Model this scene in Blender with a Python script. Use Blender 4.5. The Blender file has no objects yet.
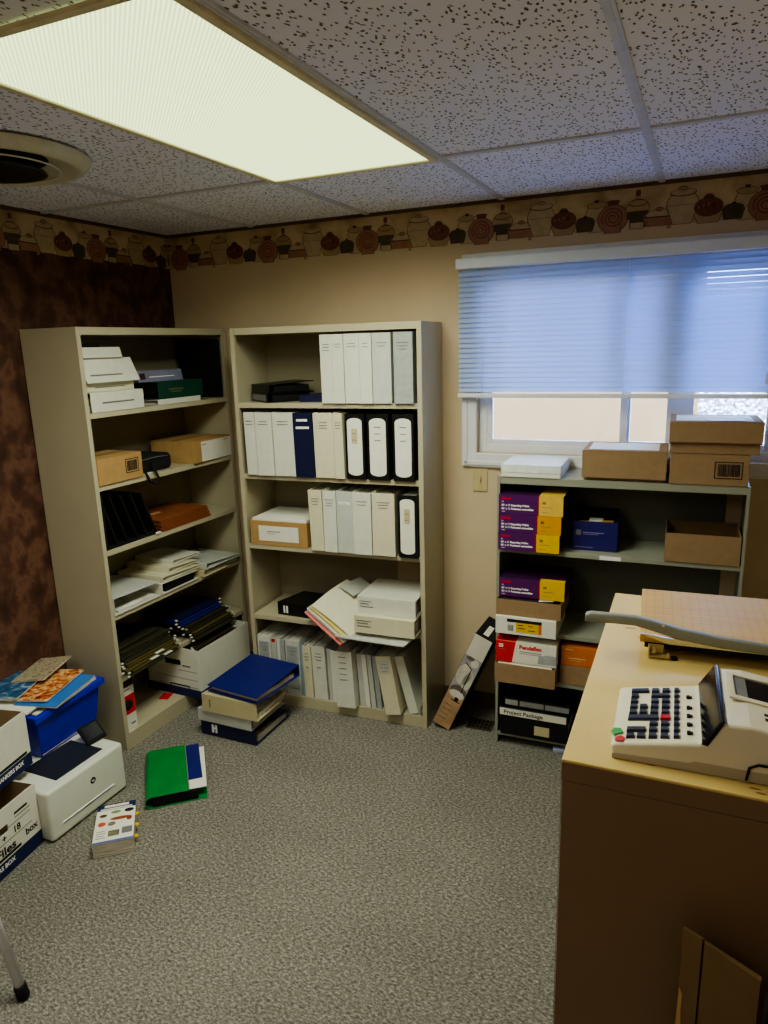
import bpy, bmesh, math, random
from mathutils import Vector, Matrix
random.seed(7)
pi = math.pi
scene = bpy.context.scene
COL = scene.collection

# ------------------------------------------------------------------ materials
def newmat(name):
    m = bpy.data.materials.new(name); m.use_nodes = True
    return m, m.node_tree, m.node_tree.nodes['Principled BSDF']
def lin(c):
    return tuple(((x/12.92) if x <= .04045 else ((x+.055)/1.055)**2.4) for x in c)
def rgb(r, g, b): return lin((r/255, g/255, b/255))
MATS = {}
def mat(name, col, rough=.6, var=.08, scale=25, bump=0, bscale=200, metal=0, spec=.4, trans=0):
    """plain surface with a faint procedural mottling; col in sRGB 0-255"""
    if name in MATS: return MATS[name]
    m, nt, p = newmat(name)
    c = rgb(*col)
    tc = nt.nodes.new('ShaderNodeTexCoord')
    n = nt.nodes.new('ShaderNodeTexNoise'); n.inputs['Scale'].default_value = scale; n.inputs['Detail'].default_value = 4
    nt.links.new(tc.outputs['Object'], n.inputs['Vector'])
    r = nt.nodes.new('ShaderNodeValToRGB')
    r.color_ramp.elements[0].position = .3; r.color_ramp.elements[1].position = .7
    r.color_ramp.elements[0].color = tuple(x*(1-var) for x in c)+(1,)
    r.color_ramp.elements[1].color = tuple(min(1, x*(1+var)) for x in c)+(1,)
    nt.links.new(n.outputs['Fac'], r.inputs['Fac']); nt.links.new(r.outputs['Color'], p.inputs['Base Color'])
    p.inputs['Roughness'].default_value = rough; p.inputs['Metallic'].default_value = metal
    p.inputs['Specular IOR Level'].default_value = spec
    if bump:
        n2 = nt.nodes.new('ShaderNodeTexNoise'); n2.inputs['Scale'].default_value = bscale
        b = nt.nodes.new('ShaderNodeBump'); b.inputs['Strength'].default_value = bump; b.inputs['Distance'].default_value = .002
        nt.links.new(tc.outputs['Object'], n2.inputs['Vector']); nt.links.new(n2.outputs['Fac'], b.inputs['Height'])
        nt.links.new(b.outputs['Normal'], p.inputs['Normal'])
    MATS[name] = m
    return m

def ramp_mat(name, stops, scale, detail=6, rough=.8, bump=.0, bdist=.003, stretch=(1, 1, 1), dist=0, tex='NOISE', spec=.3):
    m, nt, p = newmat(name)
    tc = nt.nodes.new('ShaderNodeTexCoord'); mp = nt.nodes.new('ShaderNodeMapping'); mp.inputs['Scale'].default_value = stretch
    nt.links.new(tc.outputs['Object'], mp.inputs['Vector'])
    if tex == 'NOISE':
        n = nt.nodes.new('ShaderNodeTexNoise'); n.inputs['Scale'].default_value = scale; n.inputs['Detail'].default_value = detail
        n.inputs['Distortion'].default_value = dist; out = n.outputs['Fac']
    else:
        n = nt.nodes.new('ShaderNodeTexVoronoi'); n.inputs['Scale'].default_value = scale; out = n.outputs['Color']
    nt.links.new(mp.outputs['Vector'], n.inputs['Vector'])
    r = nt.nodes.new('ShaderNodeValToRGB'); e = r.color_ramp.elements
    while len(e) < len(stops): e.new(.5)
    for i, (pos, c) in enumerate(stops): e[i].position = pos; e[i].color = rgb(*c)+(1,)
    nt.links.new(out, r.inputs['Fac']); nt.links.new(r.outputs['Color'], p.inputs['Base Color'])
    p.inputs['Roughness'].default_value = rough; p.inputs['Specular IOR Level'].default_value = spec
    if bump:
        b = nt.nodes.new('ShaderNodeBump'); b.inputs['Strength'].default_value = bump; b.inputs['Distance'].default_value = bdist
        nt.links.new(out, b.inputs['Height']); nt.links.new(b.outputs['Normal'], p.inputs['Normal'])
    MATS[name] = m
    return m

# carpet: fine two scale flecks
def carpet_mat():
    m, nt, p = newmat('carpet'); L = nt.links
    tc = nt.nodes.new('ShaderNodeTexCoord')
    mp = nt.nodes.new('ShaderNodeMapping'); mp.inputs['Scale'].default_value = (1, 1.6, 1); mp.inputs['Rotation'].default_value = (0, 0, .5)
    L.new(tc.outputs['Object'], mp.inputs['Vector'])
    a = nt.nodes.new('ShaderNodeTexNoise'); a.inputs['Scale'].default_value = 85; a.inputs['Detail'].default_value = 8; a.inputs['Roughness'].default_value = .85
    b = nt.nodes.new('ShaderNodeTexVoronoi'); b.inputs['Scale'].default_value = 320
    c = nt.nodes.new('ShaderNodeTexNoise'); c.inputs['Scale'].default_value = 2.2
    for x in (a, b, c): L.new(mp.outputs['Vector'], x.inputs['Vector'])
    r = nt.nodes.new('ShaderNodeValToRGB'); e = r.color_ramp.elements
    e[0].position = .34; e[0].color = rgb(66, 64, 60)+(1,); e[1].position = .66; e[1].color = rgb(206, 203, 193)+(1,)
    x = e.new(.5); x.color = rgb(138, 134, 125)+(1,)
    L.new(a.outputs['Fac'], r.inputs['Fac'])
    mx = nt.nodes.new('ShaderNodeMixRGB'); mx.blend_type = 'MULTIPLY'; mx.inputs['Fac'].default_value = .30
    L.new(r.outputs['Color'], mx.inputs['Color1']); L.new(b.outputs['Distance'], mx.inputs['Color2'])
    r3 = nt.nodes.new('ShaderNodeMapRange'); r3.inputs['To Min'].default_value = .85; r3.inputs['To Max'].default_value = 1.15
    L.new(c.outputs['Fac'], r3.inputs['Value'])
    m2 = nt.nodes.new('ShaderNodeMixRGB'); m2.blend_type = 'MULTIPLY'; m2.inputs['Fac'].default_value = 1
    L.new(mx.outputs['Color'], m2.inputs['Color1']); L.new(r3.outputs['Result'], m2.inputs['Color2'])
    g = nt.nodes.new('ShaderNodeBrightContrast'); g.inputs['Bright'].default_value = -.028
    L.new(m2.outputs['Color'], g.inputs['Color']); L.new(g.outputs['Color'], p.inputs['Base Color'])
    bp = nt.nodes.new('ShaderNodeBump'); bp.inputs['Strength'].default_value = .6; bp.inputs['Distance'].default_value = .0025
    L.new(a.outputs['Fac'], bp.inputs['Height']); L.new(bp.outputs['Normal'], p.inputs['Normal'])
    p.inputs['Roughness'].default_value = .95; p.inputs['Specular IOR Level'].default_value = .1
    return m
def tile_mat():
    m, nt, p = newmat('ceiling_tile'); L = nt.links
    tc = nt.nodes.new('ShaderNodeTexCoord')
    w = nt.nodes.new('ShaderNodeTexNoise'); w.inputs['Scale'].default_value = 30
    L.new(tc.outputs['Object'], w.inputs['Vector'])
    ad = nt.nodes.new('ShaderNodeMixRGB'); ad.blend_type = 'ADD'; ad.inputs['Fac'].default_value = .022
    L.new(tc.outputs['Object'], ad.inputs['Color1']); L.new(w.outputs['Color'], ad.inputs['Color2'])
    facs = []
    for rot, sc, th, dens in ((.4, 70, .12, .50), (2.1, 80, .11, .46)):
        mp = nt.nodes.new('ShaderNodeMapping'); mp.inputs['Scale'].default_value = (1, .48, 1); mp.inputs['Rotation'].default_value = (0, 0, rot)
        L.new(ad.outputs['Color'], mp.inputs['Vector'])
        v = nt.nodes.new('ShaderNodeTexVoronoi'); v.voronoi_dimensions = '2D'; v.inputs['Scale'].default_value = sc
        L.new(mp.outputs['Vector'], v.inputs['Vector'])
        a = nt.nodes.new('ShaderNodeMapRange'); a.interpolation_type = 'SMOOTHSTEP'
        a.inputs['From Min'].default_value = th; a.inputs['From Max'].default_value = th+.10; a.inputs['To Min'].default_value = 1; a.inputs['To Max'].default_value = 0
        L.new(v.outputs['Distance'], a.inputs['Value'])
        s = nt.nodes.new('ShaderNodeSeparateColor'); L.new(v.outputs['Color'], s.inputs['Color'])
        lt = nt.nodes.new('ShaderNodeMath'); lt.operation = 'LESS_THAN'; lt.inputs[1].default_value = dens
        L.new(s.outputs['Red'], lt.inputs[0])
        mu = nt.nodes.new('ShaderNodeMath'); mu.operation = 'MULTIPLY'
        L.new(a.outputs['Result'], mu.inputs[0]); L.new(lt.outputs[0], mu.inputs[1]); facs.append(mu)
    mxm = nt.nodes.new('ShaderNodeMath'); mxm.operation = 'MAXIMUM'
    L.new(facs[0].outputs[0], mxm.inputs[0]); L.new(facs[1].outputs[0], mxm.inputs[1])
    mx = nt.nodes.new('ShaderNodeMixRGB'); mx.inputs['Color1'].default_value = rgb(238, 240, 254)+(1,); mx.inputs['Color2'].default_value = rgb(104, 96, 94)+(1,)
    L.new(mxm.outputs[0], mx.inputs['Fac']); L.new(mx.outputs['Color'], p.inputs['Base Color'])
    b = nt.nodes.new('ShaderNodeBump'); b.invert = True; b.inputs['Strength'].default_value = .6; b.inputs['Distance'].default_value = .003
    L.new(mxm.outputs[0], b.inputs['Height']); L.new(b.outputs['Normal'], p.inputs['Normal'])
    p.inputs['Roughness'].default_value = .95; p.inputs['Specular IOR Level'].default_value = .1
    return m
def emis_mat(name, col, strength, ribs=True):
    m = bpy.data.materials.new(name); m.use_nodes = True; nt = m.node_tree; nt.nodes.clear(); L = nt.links
    o = nt.nodes.new('ShaderNodeOutputMaterial'); e = nt.nodes.new('ShaderNodeEmission')
    e.inputs['Color'].default_value = col+(1,)
    tc = nt.nodes.new('ShaderNodeTexCoord')
    vals = []
    for r in (pi/4, -pi/4):
        mp = nt.nodes.new('ShaderNodeMapping'); mp.inputs['Rotation'].default_value = (0, 0, r)
        w = nt.nodes.new('ShaderNodeTexWave'); w.inputs['Scale'].default_value = 40
        L.new(tc.outputs['Object'], mp.inputs['Vector']); L.new(mp.outputs['Vector'], w.inputs['Vector']); vals.append(w)
    ad = nt.nodes.new('ShaderNodeMath'); ad.operation = 'MULTIPLY_ADD'; ad.inputs[1].default_value = .25
    L.new(vals[0].outputs['Fac'], ad.inputs[0]); L.new(vals[1].outputs['Fac'], ad.inputs[2])
    # two tubes behind the lens: soft brighter bands along the length
    sx = nt.nodes.new('ShaderNodeSeparateXYZ'); L.new(tc.outputs['Object'], sx.inputs[0])
    mr = nt.nodes.new('ShaderNodeMapRange'); mr.inputs['From Min'].default_value = 0; mr.inputs['From Max'].default_value = 1.25
    mr.inputs['To Min'].default_value = strength*.55; mr.inputs['To Max'].default_value = strength*1.0
    L.new(ad.outputs[0], mr.inputs['Value'])
    L.new(mr.outputs['Result'], e.inputs['Strength']); L.new(e.outputs[0], o.inputs['Surface'])
    return m

M_beige = mat('painted_tan_wall', (204, 184, 154), .85, .03, 6, .15, 300, spec=.2)
M_brown = ramp_mat('brown_sponged_wallpaper', [(.32, (62, 40, 33)), (.47, (82, 53, 42)), (.6, (110, 78, 62)), (.75, (78, 48, 38))], 13, 14, .6, .2, .002, stretch=(1, 1, .8), dist=.15)
M_carpet = carpet_mat(); M_tile = tile_mat()
M_grid = mat('grid_metal', (206, 208, 214), .5)
M_gridangle = mat('ceiling_angle', (92, 76, 56), .7)  # brownish wall angle trim around the ceiling
M_putty = mat('putty_metal', (186, 178, 152), .33, .03, 8, .03, 400, spec=.6)
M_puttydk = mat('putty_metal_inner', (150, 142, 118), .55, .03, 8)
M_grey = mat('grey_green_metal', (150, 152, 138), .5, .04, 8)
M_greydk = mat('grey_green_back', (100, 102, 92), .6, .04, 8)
M_base = mat('brown_vinyl_base', (110, 88, 62), .6)
M_trimw = mat('white_vinyl', (222, 222, 224), .35, .02)
M_hole = mat('dark_hole', (40, 36, 30), .9)
M_white = mat('white_vinyl_cover', (216, 216, 204), .35, .04, 30, .15, 40)
M_white2 = mat('cream_vinyl_cover', (214, 208, 182), .4, .04, 30, .1, 40)
M_white3 = mat('pale_grey_cover', (196, 198, 192), .35, .05, 30, .15, 40)
M_clear = mat('plastic_sleeve_grey', (168, 172, 172), .2, .1, 40, .3, 60, spec=.6)
M_tan = mat('tan_vinyl_cover', (198, 186, 148), .45, .04)
M_navy = mat('navy_vinyl', (26, 30, 66), .4, .06, 30, .1, 60)
M_blue = mat('royal_blue_vinyl', (24, 34, 112), .4, .08, 20, .1, 40)
M_black = mat('black_vinyl', (20, 20, 22), .38, .1, 30, .1, 60)
M_blacker = mat('black_matte', (11, 11, 12), .8, .1)
M_green = mat('dark_green_vinyl', (22, 66, 52), .45, .08)
M_kelly = mat('kelly_green_vinyl', (26, 128, 62), .38, .1, 15, .25, 30)
M_paper = mat('paper', (228, 226, 214), .8, .03)
M_pages = ramp_mat('page_edges', [(.35, (176, 172, 160)), (.65, (232, 230, 220))], 60, 2, .9, stretch=(12, .2, .2))
M_pagesv = ramp_mat('page_edges_stacked', [(.35, (160, 150, 132)), (.65, (226, 222, 208))], 60, 2, .9, stretch=(.2, .2, 12))
M_ink = mat('grey_ink', (120, 120, 122), .8)
M_inkdk = mat('black_ink', (24, 24, 28), .8)
M_kraft = mat('kraft_cardboard', (176, 142, 96), .85, .06, 30, .1, 120, spec=.15)
M_kraft2 = mat('brown_cardboard', (154, 128, 98), .85, .06, 30, .1, 120, spec=.15)
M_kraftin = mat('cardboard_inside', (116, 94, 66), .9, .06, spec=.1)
M_tape = mat('packing_tape', (176, 146, 100), .25, .03)
M_steel = mat('bright_steel', (200, 200, 200), .25, .03, metal=1)
M_olive = mat('olive_card', (84, 72, 34), .8, .1)
M_olived = mat('dark_olive_card', (46, 43, 28), .8, .1)
M_tabw = mat('tab_plastic', (222, 226, 214), .3)
M_bankw = mat('white_board', (224, 222, 210), .75, .03)
M_bankin = mat('board_inside', (150, 128, 96), .9, .05)
M_bankb = mat('navy_print', (22, 34, 78), .7, .05)
M_purple = mat('purple_print', (84, 22, 98), .4, .06)
M_yellow = mat('yellow_print', (226, 184, 26), .45, .05)
M_yellow2 = mat('amber_print', (216, 156, 26), .45, .05)
M_red = mat('red_print', (206, 30, 34), .4, .05)
M_orange = mat('orange_print', (206, 112, 30), .45, .06)
M_whiteink = mat('white_ink', (240, 236, 240), .6)
M_bin = mat('blue_plastic', (14, 26, 190), .3, .05, 10, spec=.5)
M_printer = mat('printer_white', (216, 218, 206), .4, .02)
M_printdk = mat('printer_charcoal', (38, 42, 52), .5, .05)
M_rust = mat('rust_brown_folder', (140, 80, 48), .65, .08)
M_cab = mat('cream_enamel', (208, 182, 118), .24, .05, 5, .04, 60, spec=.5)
M_cabshade = mat('cream_enamel_shaded', (124, 100, 76), .4, .04, 5, spec=.4)  # the top's cream enamel, darkened to paint shade onto the cabinet sides
M_calc = mat('calculator_ivory', (218, 210, 186), .4, .02)
M_calcside = mat('calculator_grey', (170, 160, 140), .5, .02)
M_key = mat('key_dark', (42, 45, 62), .35, .05)
M_keyred = mat('key_red', (170, 28, 42), .35, .05)
M_screen = mat('display_black', (12, 16, 30), .12, .1, spec=.7)
M_arm = mat('grey_enamel_arm', (128, 130, 124), .3, .04, spec=.6)
M_blind = None

# ------------------------------------------------------------------ mesh builder
class MB:
    def __init__(s): s.v = []; s.f = []; s.m = []; s.sm = []
    def add(s, vs, fs, mi=0, M=None, smooth=False):
        o = len(s.v)
        for v in vs:
            v = Vector(v)
            s.v.append(M @ v if M is not None else v)
        for f in fs: s.f.append([o+i for i in f]); s.m.append(mi); s.sm.append(smooth)
        return s
    def box(s, lo, hi, mi=0, M=None, top=None):
        (a, b, c), (d, e, f) = lo, hi
        vs = [(a, b, c), (d, b, c), (d, e, c), (a, e, c), (a, b, f), (d, b, f), (d, e, f), (a, e, f)]
        if top: # inset (taper) of the top face
            t = top; vs[4:] = [(a+t, b+t, f), (d-t, b+t, f), (d-t, e-t, f), (a+t, e-t, f)]
        return s.add(vs, [(3, 2, 1, 0), (4, 5, 6, 7), (0, 1, 5, 4), (1, 2, 6, 5), (2, 3, 7, 6), (3, 0, 4, 7)], mi, M)
    def prism(s, poly, z0, z1, mi=0, M=None, smooth=False):
        """poly in xy (counter-clockwise), extruded along z"""
        n = len(poly)
        vs = [(x, y, z0) for x, y in poly]+[(x, y, z1) for x, y in poly]
        s.add(vs, [tuple(reversed(range(n))), tuple(range(n, 2*n))], mi, M)
        return s.add(vs, [(i, (i+1) % n, n+(i+1) % n, n+i) for i in range(n)], mi, M, smooth)
    def cyl(s, p0, p1, r0, r1=None, n=16, mi=0, M=None, caps=True):
        p0, p1 = Vector(p0), Vector(p1); r1 = r0 if r1 is None else r1
        d = (p1-p0).normalized(); a = d.orthogonal().normalized(); b = d.cross(a)
        vs = []
        for p, r in ((p0, r0), (p1, r1)):
            for i in range(n):
                t = 2*pi*i/n; vs.append(p+(a*math.cos(t)+b*math.sin(t))*r)
        s.add(vs, [(i, (i+1) % n, n+(i+1) % n, n+i) for i in range(n)], mi, M, True)
        if caps: s.add(vs, [tuple(reversed(range(n))), tuple(range(n, 2*n))], mi, M)
        return s
    def tube(s, pts, r, n=8, mi=0, M=None):
        pts = [Vector(p) for p in pts]; vs = []; a = None
        for i, p in enumerate(pts):
            d = (pts[min(i+1, len(pts)-1)]-pts[max(i-1, 0)]).normalized()
            a = d.orthogonal().normalized() if a is None else (a-d*a.dot(d)).normalized()
            b = d.cross(a)
            for k in range(n):
                t = 2*pi*k/n; vs.append(p+(a*math.cos(t)+b*math.sin(t))*r)
        m = len(pts)
        s.add(vs, [(i*n+k, i*n+(k+1) % n, (i+1)*n+(k+1) % n, (i+1)*n+k) for i in range(m-1) for k in range(n)], mi, M, True)
        return s.add(vs, [tuple(reversed(range(n))), tuple(range((m-1)*n, m*n))], mi, M)
    def lathe(s, prof, c=(0, 0), n=40, mi=0, M=None):
        vs = [(c[0]+r*math.cos(2*pi*k/n), c[1]+r*math.sin(2*pi*k/n), z) for r, z in prof for k in range(n)]
        return s.add(vs, [(i*n+k, i*n+(k+1) % n, (i+1)*n+(k+1) % n, (i+1)*n+k) for i in range(len(prof)-1) for k in range(n)], mi, M, True)
    def build(s, name, mats, parent=None, bevel=0, seg=2, fix=True):
        me = bpy.data.meshes.new(name)
        me.from_pydata([tuple(v) for v in s.v], [], s.f)
        if not isinstance(mats, (list, tuple)): mats = [mats]
        for m in mats: me.materials.append(m)
        for i, p in enumerate(me.polygons): p.material_index = s.m[i]; p.use_smooth = s.sm[i]
        if fix:
            bm = bmesh.new(); bm.from_mesh(me)
            bmesh.ops.remove_doubles(bm, verts=bm.verts, dist=1e-6)
            bmesh.ops.recalc_face_normals(bm, faces=bm.faces); bm.to_mesh(me); bm.free()
        o = bpy.data.objects.new(name, me); COL.objects.link(o)
        if parent: o.parent = parent
        if bevel:
            b = o.modifiers.new('bevel', 'BEVEL'); b.width = bevel; b.segments = seg; b.limit_method = 'ANGLE'; b.angle_limit = .7
        return o

def rbox(name, lo, hi, mats, parent=None, bevel=.002, seg=2):
    return MB().box(lo, hi).build(name, mats, parent, bevel, seg)
def thing(name, label, cat, group=None):
    o = bpy.data.objects.new(name, None); COL.objects.link(o); o.empty_display_size = .05
    o['label'] = label; o['category'] = cat
    if group: o['group'] = group
    return o
def tag(o, label, cat, group=None, kind=None):
    o['label'] = label; o['category'] = cat
    if group: o['group'] = group
    if kind: o['kind'] = kind
    return o
def struct(o): o['kind'] = 'structure'; return o

# text as mesh
def text(s, size, m, parent, M, name='printed_text', ext=.0002, align='LEFT', bold=0, sx=1):
    cu = bpy.data.curves.new('t', 'FONT'); cu.body = s; cu.size = size; cu.extrude = ext; cu.align_x = align; cu.offset = bold
    cu.resolution_u = 3
    t = bpy.data.objects.new('t', cu); COL.objects.link(t)
    dg = bpy.context.evaluated_depsgraph_get()
    me = bpy.data.meshes.new_from_object(t.evaluated_get(dg)); bpy.data.objects.remove(t); bpy.data.curves.remove(cu)
    me.materials.clear(); me.materials.append(m)
    me.transform(M @ Matrix.Diagonal((sx, 1, 1, 1)))
    o = bpy.data.objects.new(name, me); COL.objects.link(o); o.parent = parent
    return o
# text plane orientations: front face (facing -y): x right, z up ; top face : x right, y away ; right face (facing +x)
def MF(x, y, z): return Matrix(((1, 0, 0, x), (0, 0, -1, y), (0, 1, 0, z), (0, 0, 0, 1)))
def MT(x, y, z, r=0): return Matrix.Translation((x, y, z)) @ Matrix.Rotation(r, 4, 'Z')
def MR(x, y, z): return Matrix(((0, 0, 1, x), (1, 0, 0, y), (0, 1, 0, z), (0, 0, 0, 1)))

# ------------------------------------------------------------------ frames of the shelving units
class Frame:
    def __init__(s, x, y, t): s.o = Vector((x, y, 0)); s.t = t; s.R = Matrix.Rotation(t, 3, 'Z')
    def pt(s, a, b, z): return s.o+s.R @ Vector((a, b, z))
    def put(s, o, a, b, z, R=None, rz=0):
        o.location = s.pt(a, b, z)
        R = R if R is not None else Matrix.Identity(3)
        o.rotation_euler = (s.R @ Matrix.Rotation(rz, 3, 'Z') @ R).to_euler()
        return o
LB = Frame(.3202, -.9623, pi/2-.0211)
RB = Frame(.5931, -.3496, .0576)
SS = Frame(1.8128, -.2953, .033)
W0 = Frame(0, 0, 0)
def cols(x, y, z): return Matrix((x, y, z)).transposed()
UP = Matrix.Identity(3)
FLATF = cols((0, 0, 1), (0, 1, 0), (-1, 0, 0))      # lying, spine to the front, origin at the far end
FLATN = cols((0, 0, 1), (1, 0, 0), (0, 1, 0))       # lying, spine towards -a, bottom edge to the front
FLATP = cols((0, 0, 1), (-1, 0, 0), (0, -1, 0))     # lying, spine towards +a
def lean(R, ang): return Matrix.Rotation(ang, 3, 'Y') @ R

# ------------------------------------------------------------------ room
H = 2.2966; XR = 3.15; YF = -4.0
WX0, WX1, WZ0, WZ1 = 1.64, 2.84, 1.245, 2.03        # window opening
struct(MB().box((0, YF, -.05), (XR, 0, 0)).build('floor', M_carpet))
struct(MB().box((-.1, YF-.1, H), (XR+.1, .12, H+.05)).build('ceiling', M_tile))
struct(MB().box((-.1, YF-.1, -.05), (0, .12, H)).build('wall_left', M_brown))
struct(MB().box((XR, YF-.1, -.05), (XR+.1, .12, H)).build('wall_right', M_beige))
struct(MB().box((0, YF-.1, -.05), (XR, YF, H)).build('wall_front', M_beige))
b = MB(); b.box((0, 0, -.05), (WX0, .12, H)); b.box((WX1, 0, -.05), (XR, .12, H)); b.box((WX0, 0, -.05), (WX1, .12, WZ0)); b.box((WX0, 0, WZ1), (WX1, .12, H))
struct(b.build('wall_back', M_beige, fix=False))
struct(MB().box((0, -.008, 0), (XR, 0, .075)).build('baseboard_back', M_base, bevel=.003))
struct(MB().box((0, YF, 0), (.008, -.01, .075)).build('baseboard_left', M_base, bevel=.003))

# suspended ceiling grid
b = MB(); xa = .5274; S = .6096; yA = -.776; g = .012
xs = [xa+k*S for k in range(-0, 5)]
xs = [x for x in xs if x < XR-.05]
for x in xs: b.box((x-g, YF, H-.006), (x+g, 0, H+.001)); b.box((x-.004, YF, H-.0075), (x+.004, 0, H-.006))
y = yA
while y > YF: b.box((0, y-g, H-.0062), (XR, y+g, H+.001)); y -= 1.2192
struct(b.build('trim_1', M_grid, fix=False))
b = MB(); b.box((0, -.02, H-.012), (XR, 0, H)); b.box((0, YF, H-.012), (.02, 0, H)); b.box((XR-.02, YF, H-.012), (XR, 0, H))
struct(b.build('trim_2', M_gridangle, fix=False))

# wallpaper border with crockery
M_bord = ramp_mat('border_paper', [(.25, (150, 126, 94)), (.5, (200, 178, 142)), (.8, (222, 204, 170))], 7, 8, .8, dist=.6)
pot = [mat('pot_tan', (170, 146, 112), .8, .12, 30), mat('pot_maroon', (116, 72, 64), .8, .15, 30), mat('pot_dark', (84, 74, 62), .8, .15, 30),
       mat('pot_clay', (158, 112, 94), .8, .12, 30), mat('pot_line', (78, 56, 44), .8), mat('pot_cream', (184, 164, 132), .8, .1, 30)]
def ell(cx, cz, rx, rz, n=22, a0=0, a1=2*pi):
    return [(cx+rx*math.cos(a0+(a1-a0)*i/n), cz+rz*math.sin(a0+(a1-a0)*i/n)) for i in range(n+(0 if a1-a0 > 6.2 else 1))]
def rectp(x0, z0, x1, z1): return [(x0, z0), (x1, z0), (x1, z1), (x0, z1)]
def border(length, phase, M, name, flip=False):
    """length along u, v height from 0 (bottom of band) ; M maps (u, v, depth)"""
    b = MB(); hb = H-.012-2.136; cnt = [0]
    def P(poly, mi, lay, out=True):
        if out and mi in (0, 3, 5):
            cx_ = sum(x for x, z in poly)/len(poly); cz_ = sum(z for x, z in poly)/len(poly)
            big = []
            for x, z in poly:
                dx_, dz_ = x-cx_, z-cz_; L_ = max(1e-6, math.hypot(dx_, dz_)); big.append((x+dx_/L_*.0022, z+dz_/L_*.0022))
            P(big, 4, 0, False)
        q = [(min(max(x, 0), length), z) for x, z in poly]
        xs_ = [x for x, z in q]
        if max(xs_)-min(xs_) < 1e-5: return
        n = len(q); cnt[0] += 1; d1 = .0009+(cnt[0] % 60)*.00008
        vs = [(x, z, d1) for x, z in q]
        b.add(vs, [tuple(range(n))], mi, M)
    b.box((0, .004, 0), (length, hb, .0008), 6, M)
    k = int((0-phase)/.5275)-1
    while phase+k*.5275 < length+.5:
        o = phase+k*.5275; k += 1; cnt[0] = 0
        def e(dx, cz, rx, rz, mi, lay): P(ell(o+dx, cz, rx, rz), mi, lay)
        def r(x0, z0, x1, z1, mi, lay): P(rectp(o+x0, z0, o+x1, z1), mi, lay)
        # tall pale jar beside spiral (behind)
        e(-.063, .060, .040, .044, 5, 1); r(-.088, .0, -.038, .045, 5, 1); e(-.063, .100, .036, .012, 4, 2); e(-.063, .099, .035, .012, 0, 3); r(-.071, .108, -.055, .118, 4, 3)
        # spiral jug
        r(-.02, .09, .02, .106, 1, 4); e(0, .106, .026, .006, 1, 4); e(0, .044, .056, .05, 3, 4); r(-.03, -.008, .03, .02, 3, 4)
        
        for q_ in range(54):
            t0, t1 = q_*.30, (q_+1)*.30; f0, f1 = .006+.0021*t0, .006+.0021*t1
            P([(o+f0*math.cos(t0), .046+f0*math.sin(t0)*.95), (o+f1*math.cos(t1), .046+f1*math.sin(t1)*.95), (o+(f1+.0042)*math.cos(t1), .046+(f1+.0042)*math.sin(t1)*.95), (o+(f0+.0042)*math.cos(t0), .046+(f0+.0042)*math.sin(t0)*.95)], 1, 5, False); cnt[0] -= 1
        cnt[0] += 1
        # stoppered bottle with bowl
        r(.082, .095, .098, .135, 0, 2); e(.09, .128, .009, .012, 1, 3); e(.09, .07, .042, .036, 0, 2); e(.09, .092, .034, .012, 4, 3); e(.09, .093, .032, .01, 0, 4); P(rectp(o+.052, .034, o+.128, .064), 2, 4); r(.062, .004, .12, .034, 2, 4); r(.066, .0, .114, .022, 5, 5)
        # clay casserole
        e(.169, .038, .056, .022, 3, 5); e(.169, .044, .046, .018, 5, 6); e(.169, .063, .012, .006, 3, 6); P([(o+.112, .034), (o+.226, .034), (o+.214, .004), (o+.124, .004)][::-1], 3, 7); r(.11, .034, .228, .038, 4, 8)
        # big pale jar
        e(.249, .072, .055, .048, 5, 1); P([(o+.196, .07), (o+.302, .07), (o+.280, .004), (o+.218, .004)][::-1], 5, 1); e(.249, .112, .046, .012, 4, 2); e(.249, .115, .044, .012, 5, 3); e(.249, .128, .014, .006, 0, 3)
        # dotted maroon pot in bowl
        e(.339, .055, .05, .034, 1, 4); r(.322, .084, .356, .094, 4, 4); r(.328, .09, .35, .1, 1, 5)
        for j in range(5): e(.305+j*.017, .064-.004*abs(j-2), .006, .009, 4, 6); e(.305+j*.017, .064-.004*abs(j-2), .004, .0065, 3, 7)
        P([(o+.286, .042), (o+.392, .042), (o+.372, .0), (o+.306, .0)][::-1], 0, 8); r(.284, .04, .394, .044, 4, 9)
        # small dark dish
        P([(o+.384, .042), (o+.462, .042), (o+.452, .004), (o+.392, .004)][::-1], 2, 8); e(.423, .046, .034, .014, 2, 8); e(.423, .06, .008, .005, 4, 9)
        # scalloped foot of the band
        r(.20, -.006, .21, .01, 0, 1)
    o = b.build(name, pot+[M_bord], fix=False); return struct(o)
border(XR, .073, Matrix(((1, 0, 0, 0), (0, 0, -1, -.0005), (0, 1, 0, 2.136), (0, 0, 0, 1))), 'trim_3')
LWL = 3.99
border(LWL, LWL-.485-7*.5275+.5275*0, Matrix(((0, 0, 1, .0005), (1, 0, 0, -LWL), (0, 1, 0, 2.136), (0, 0, 0, 1))), 'trim_4')

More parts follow.
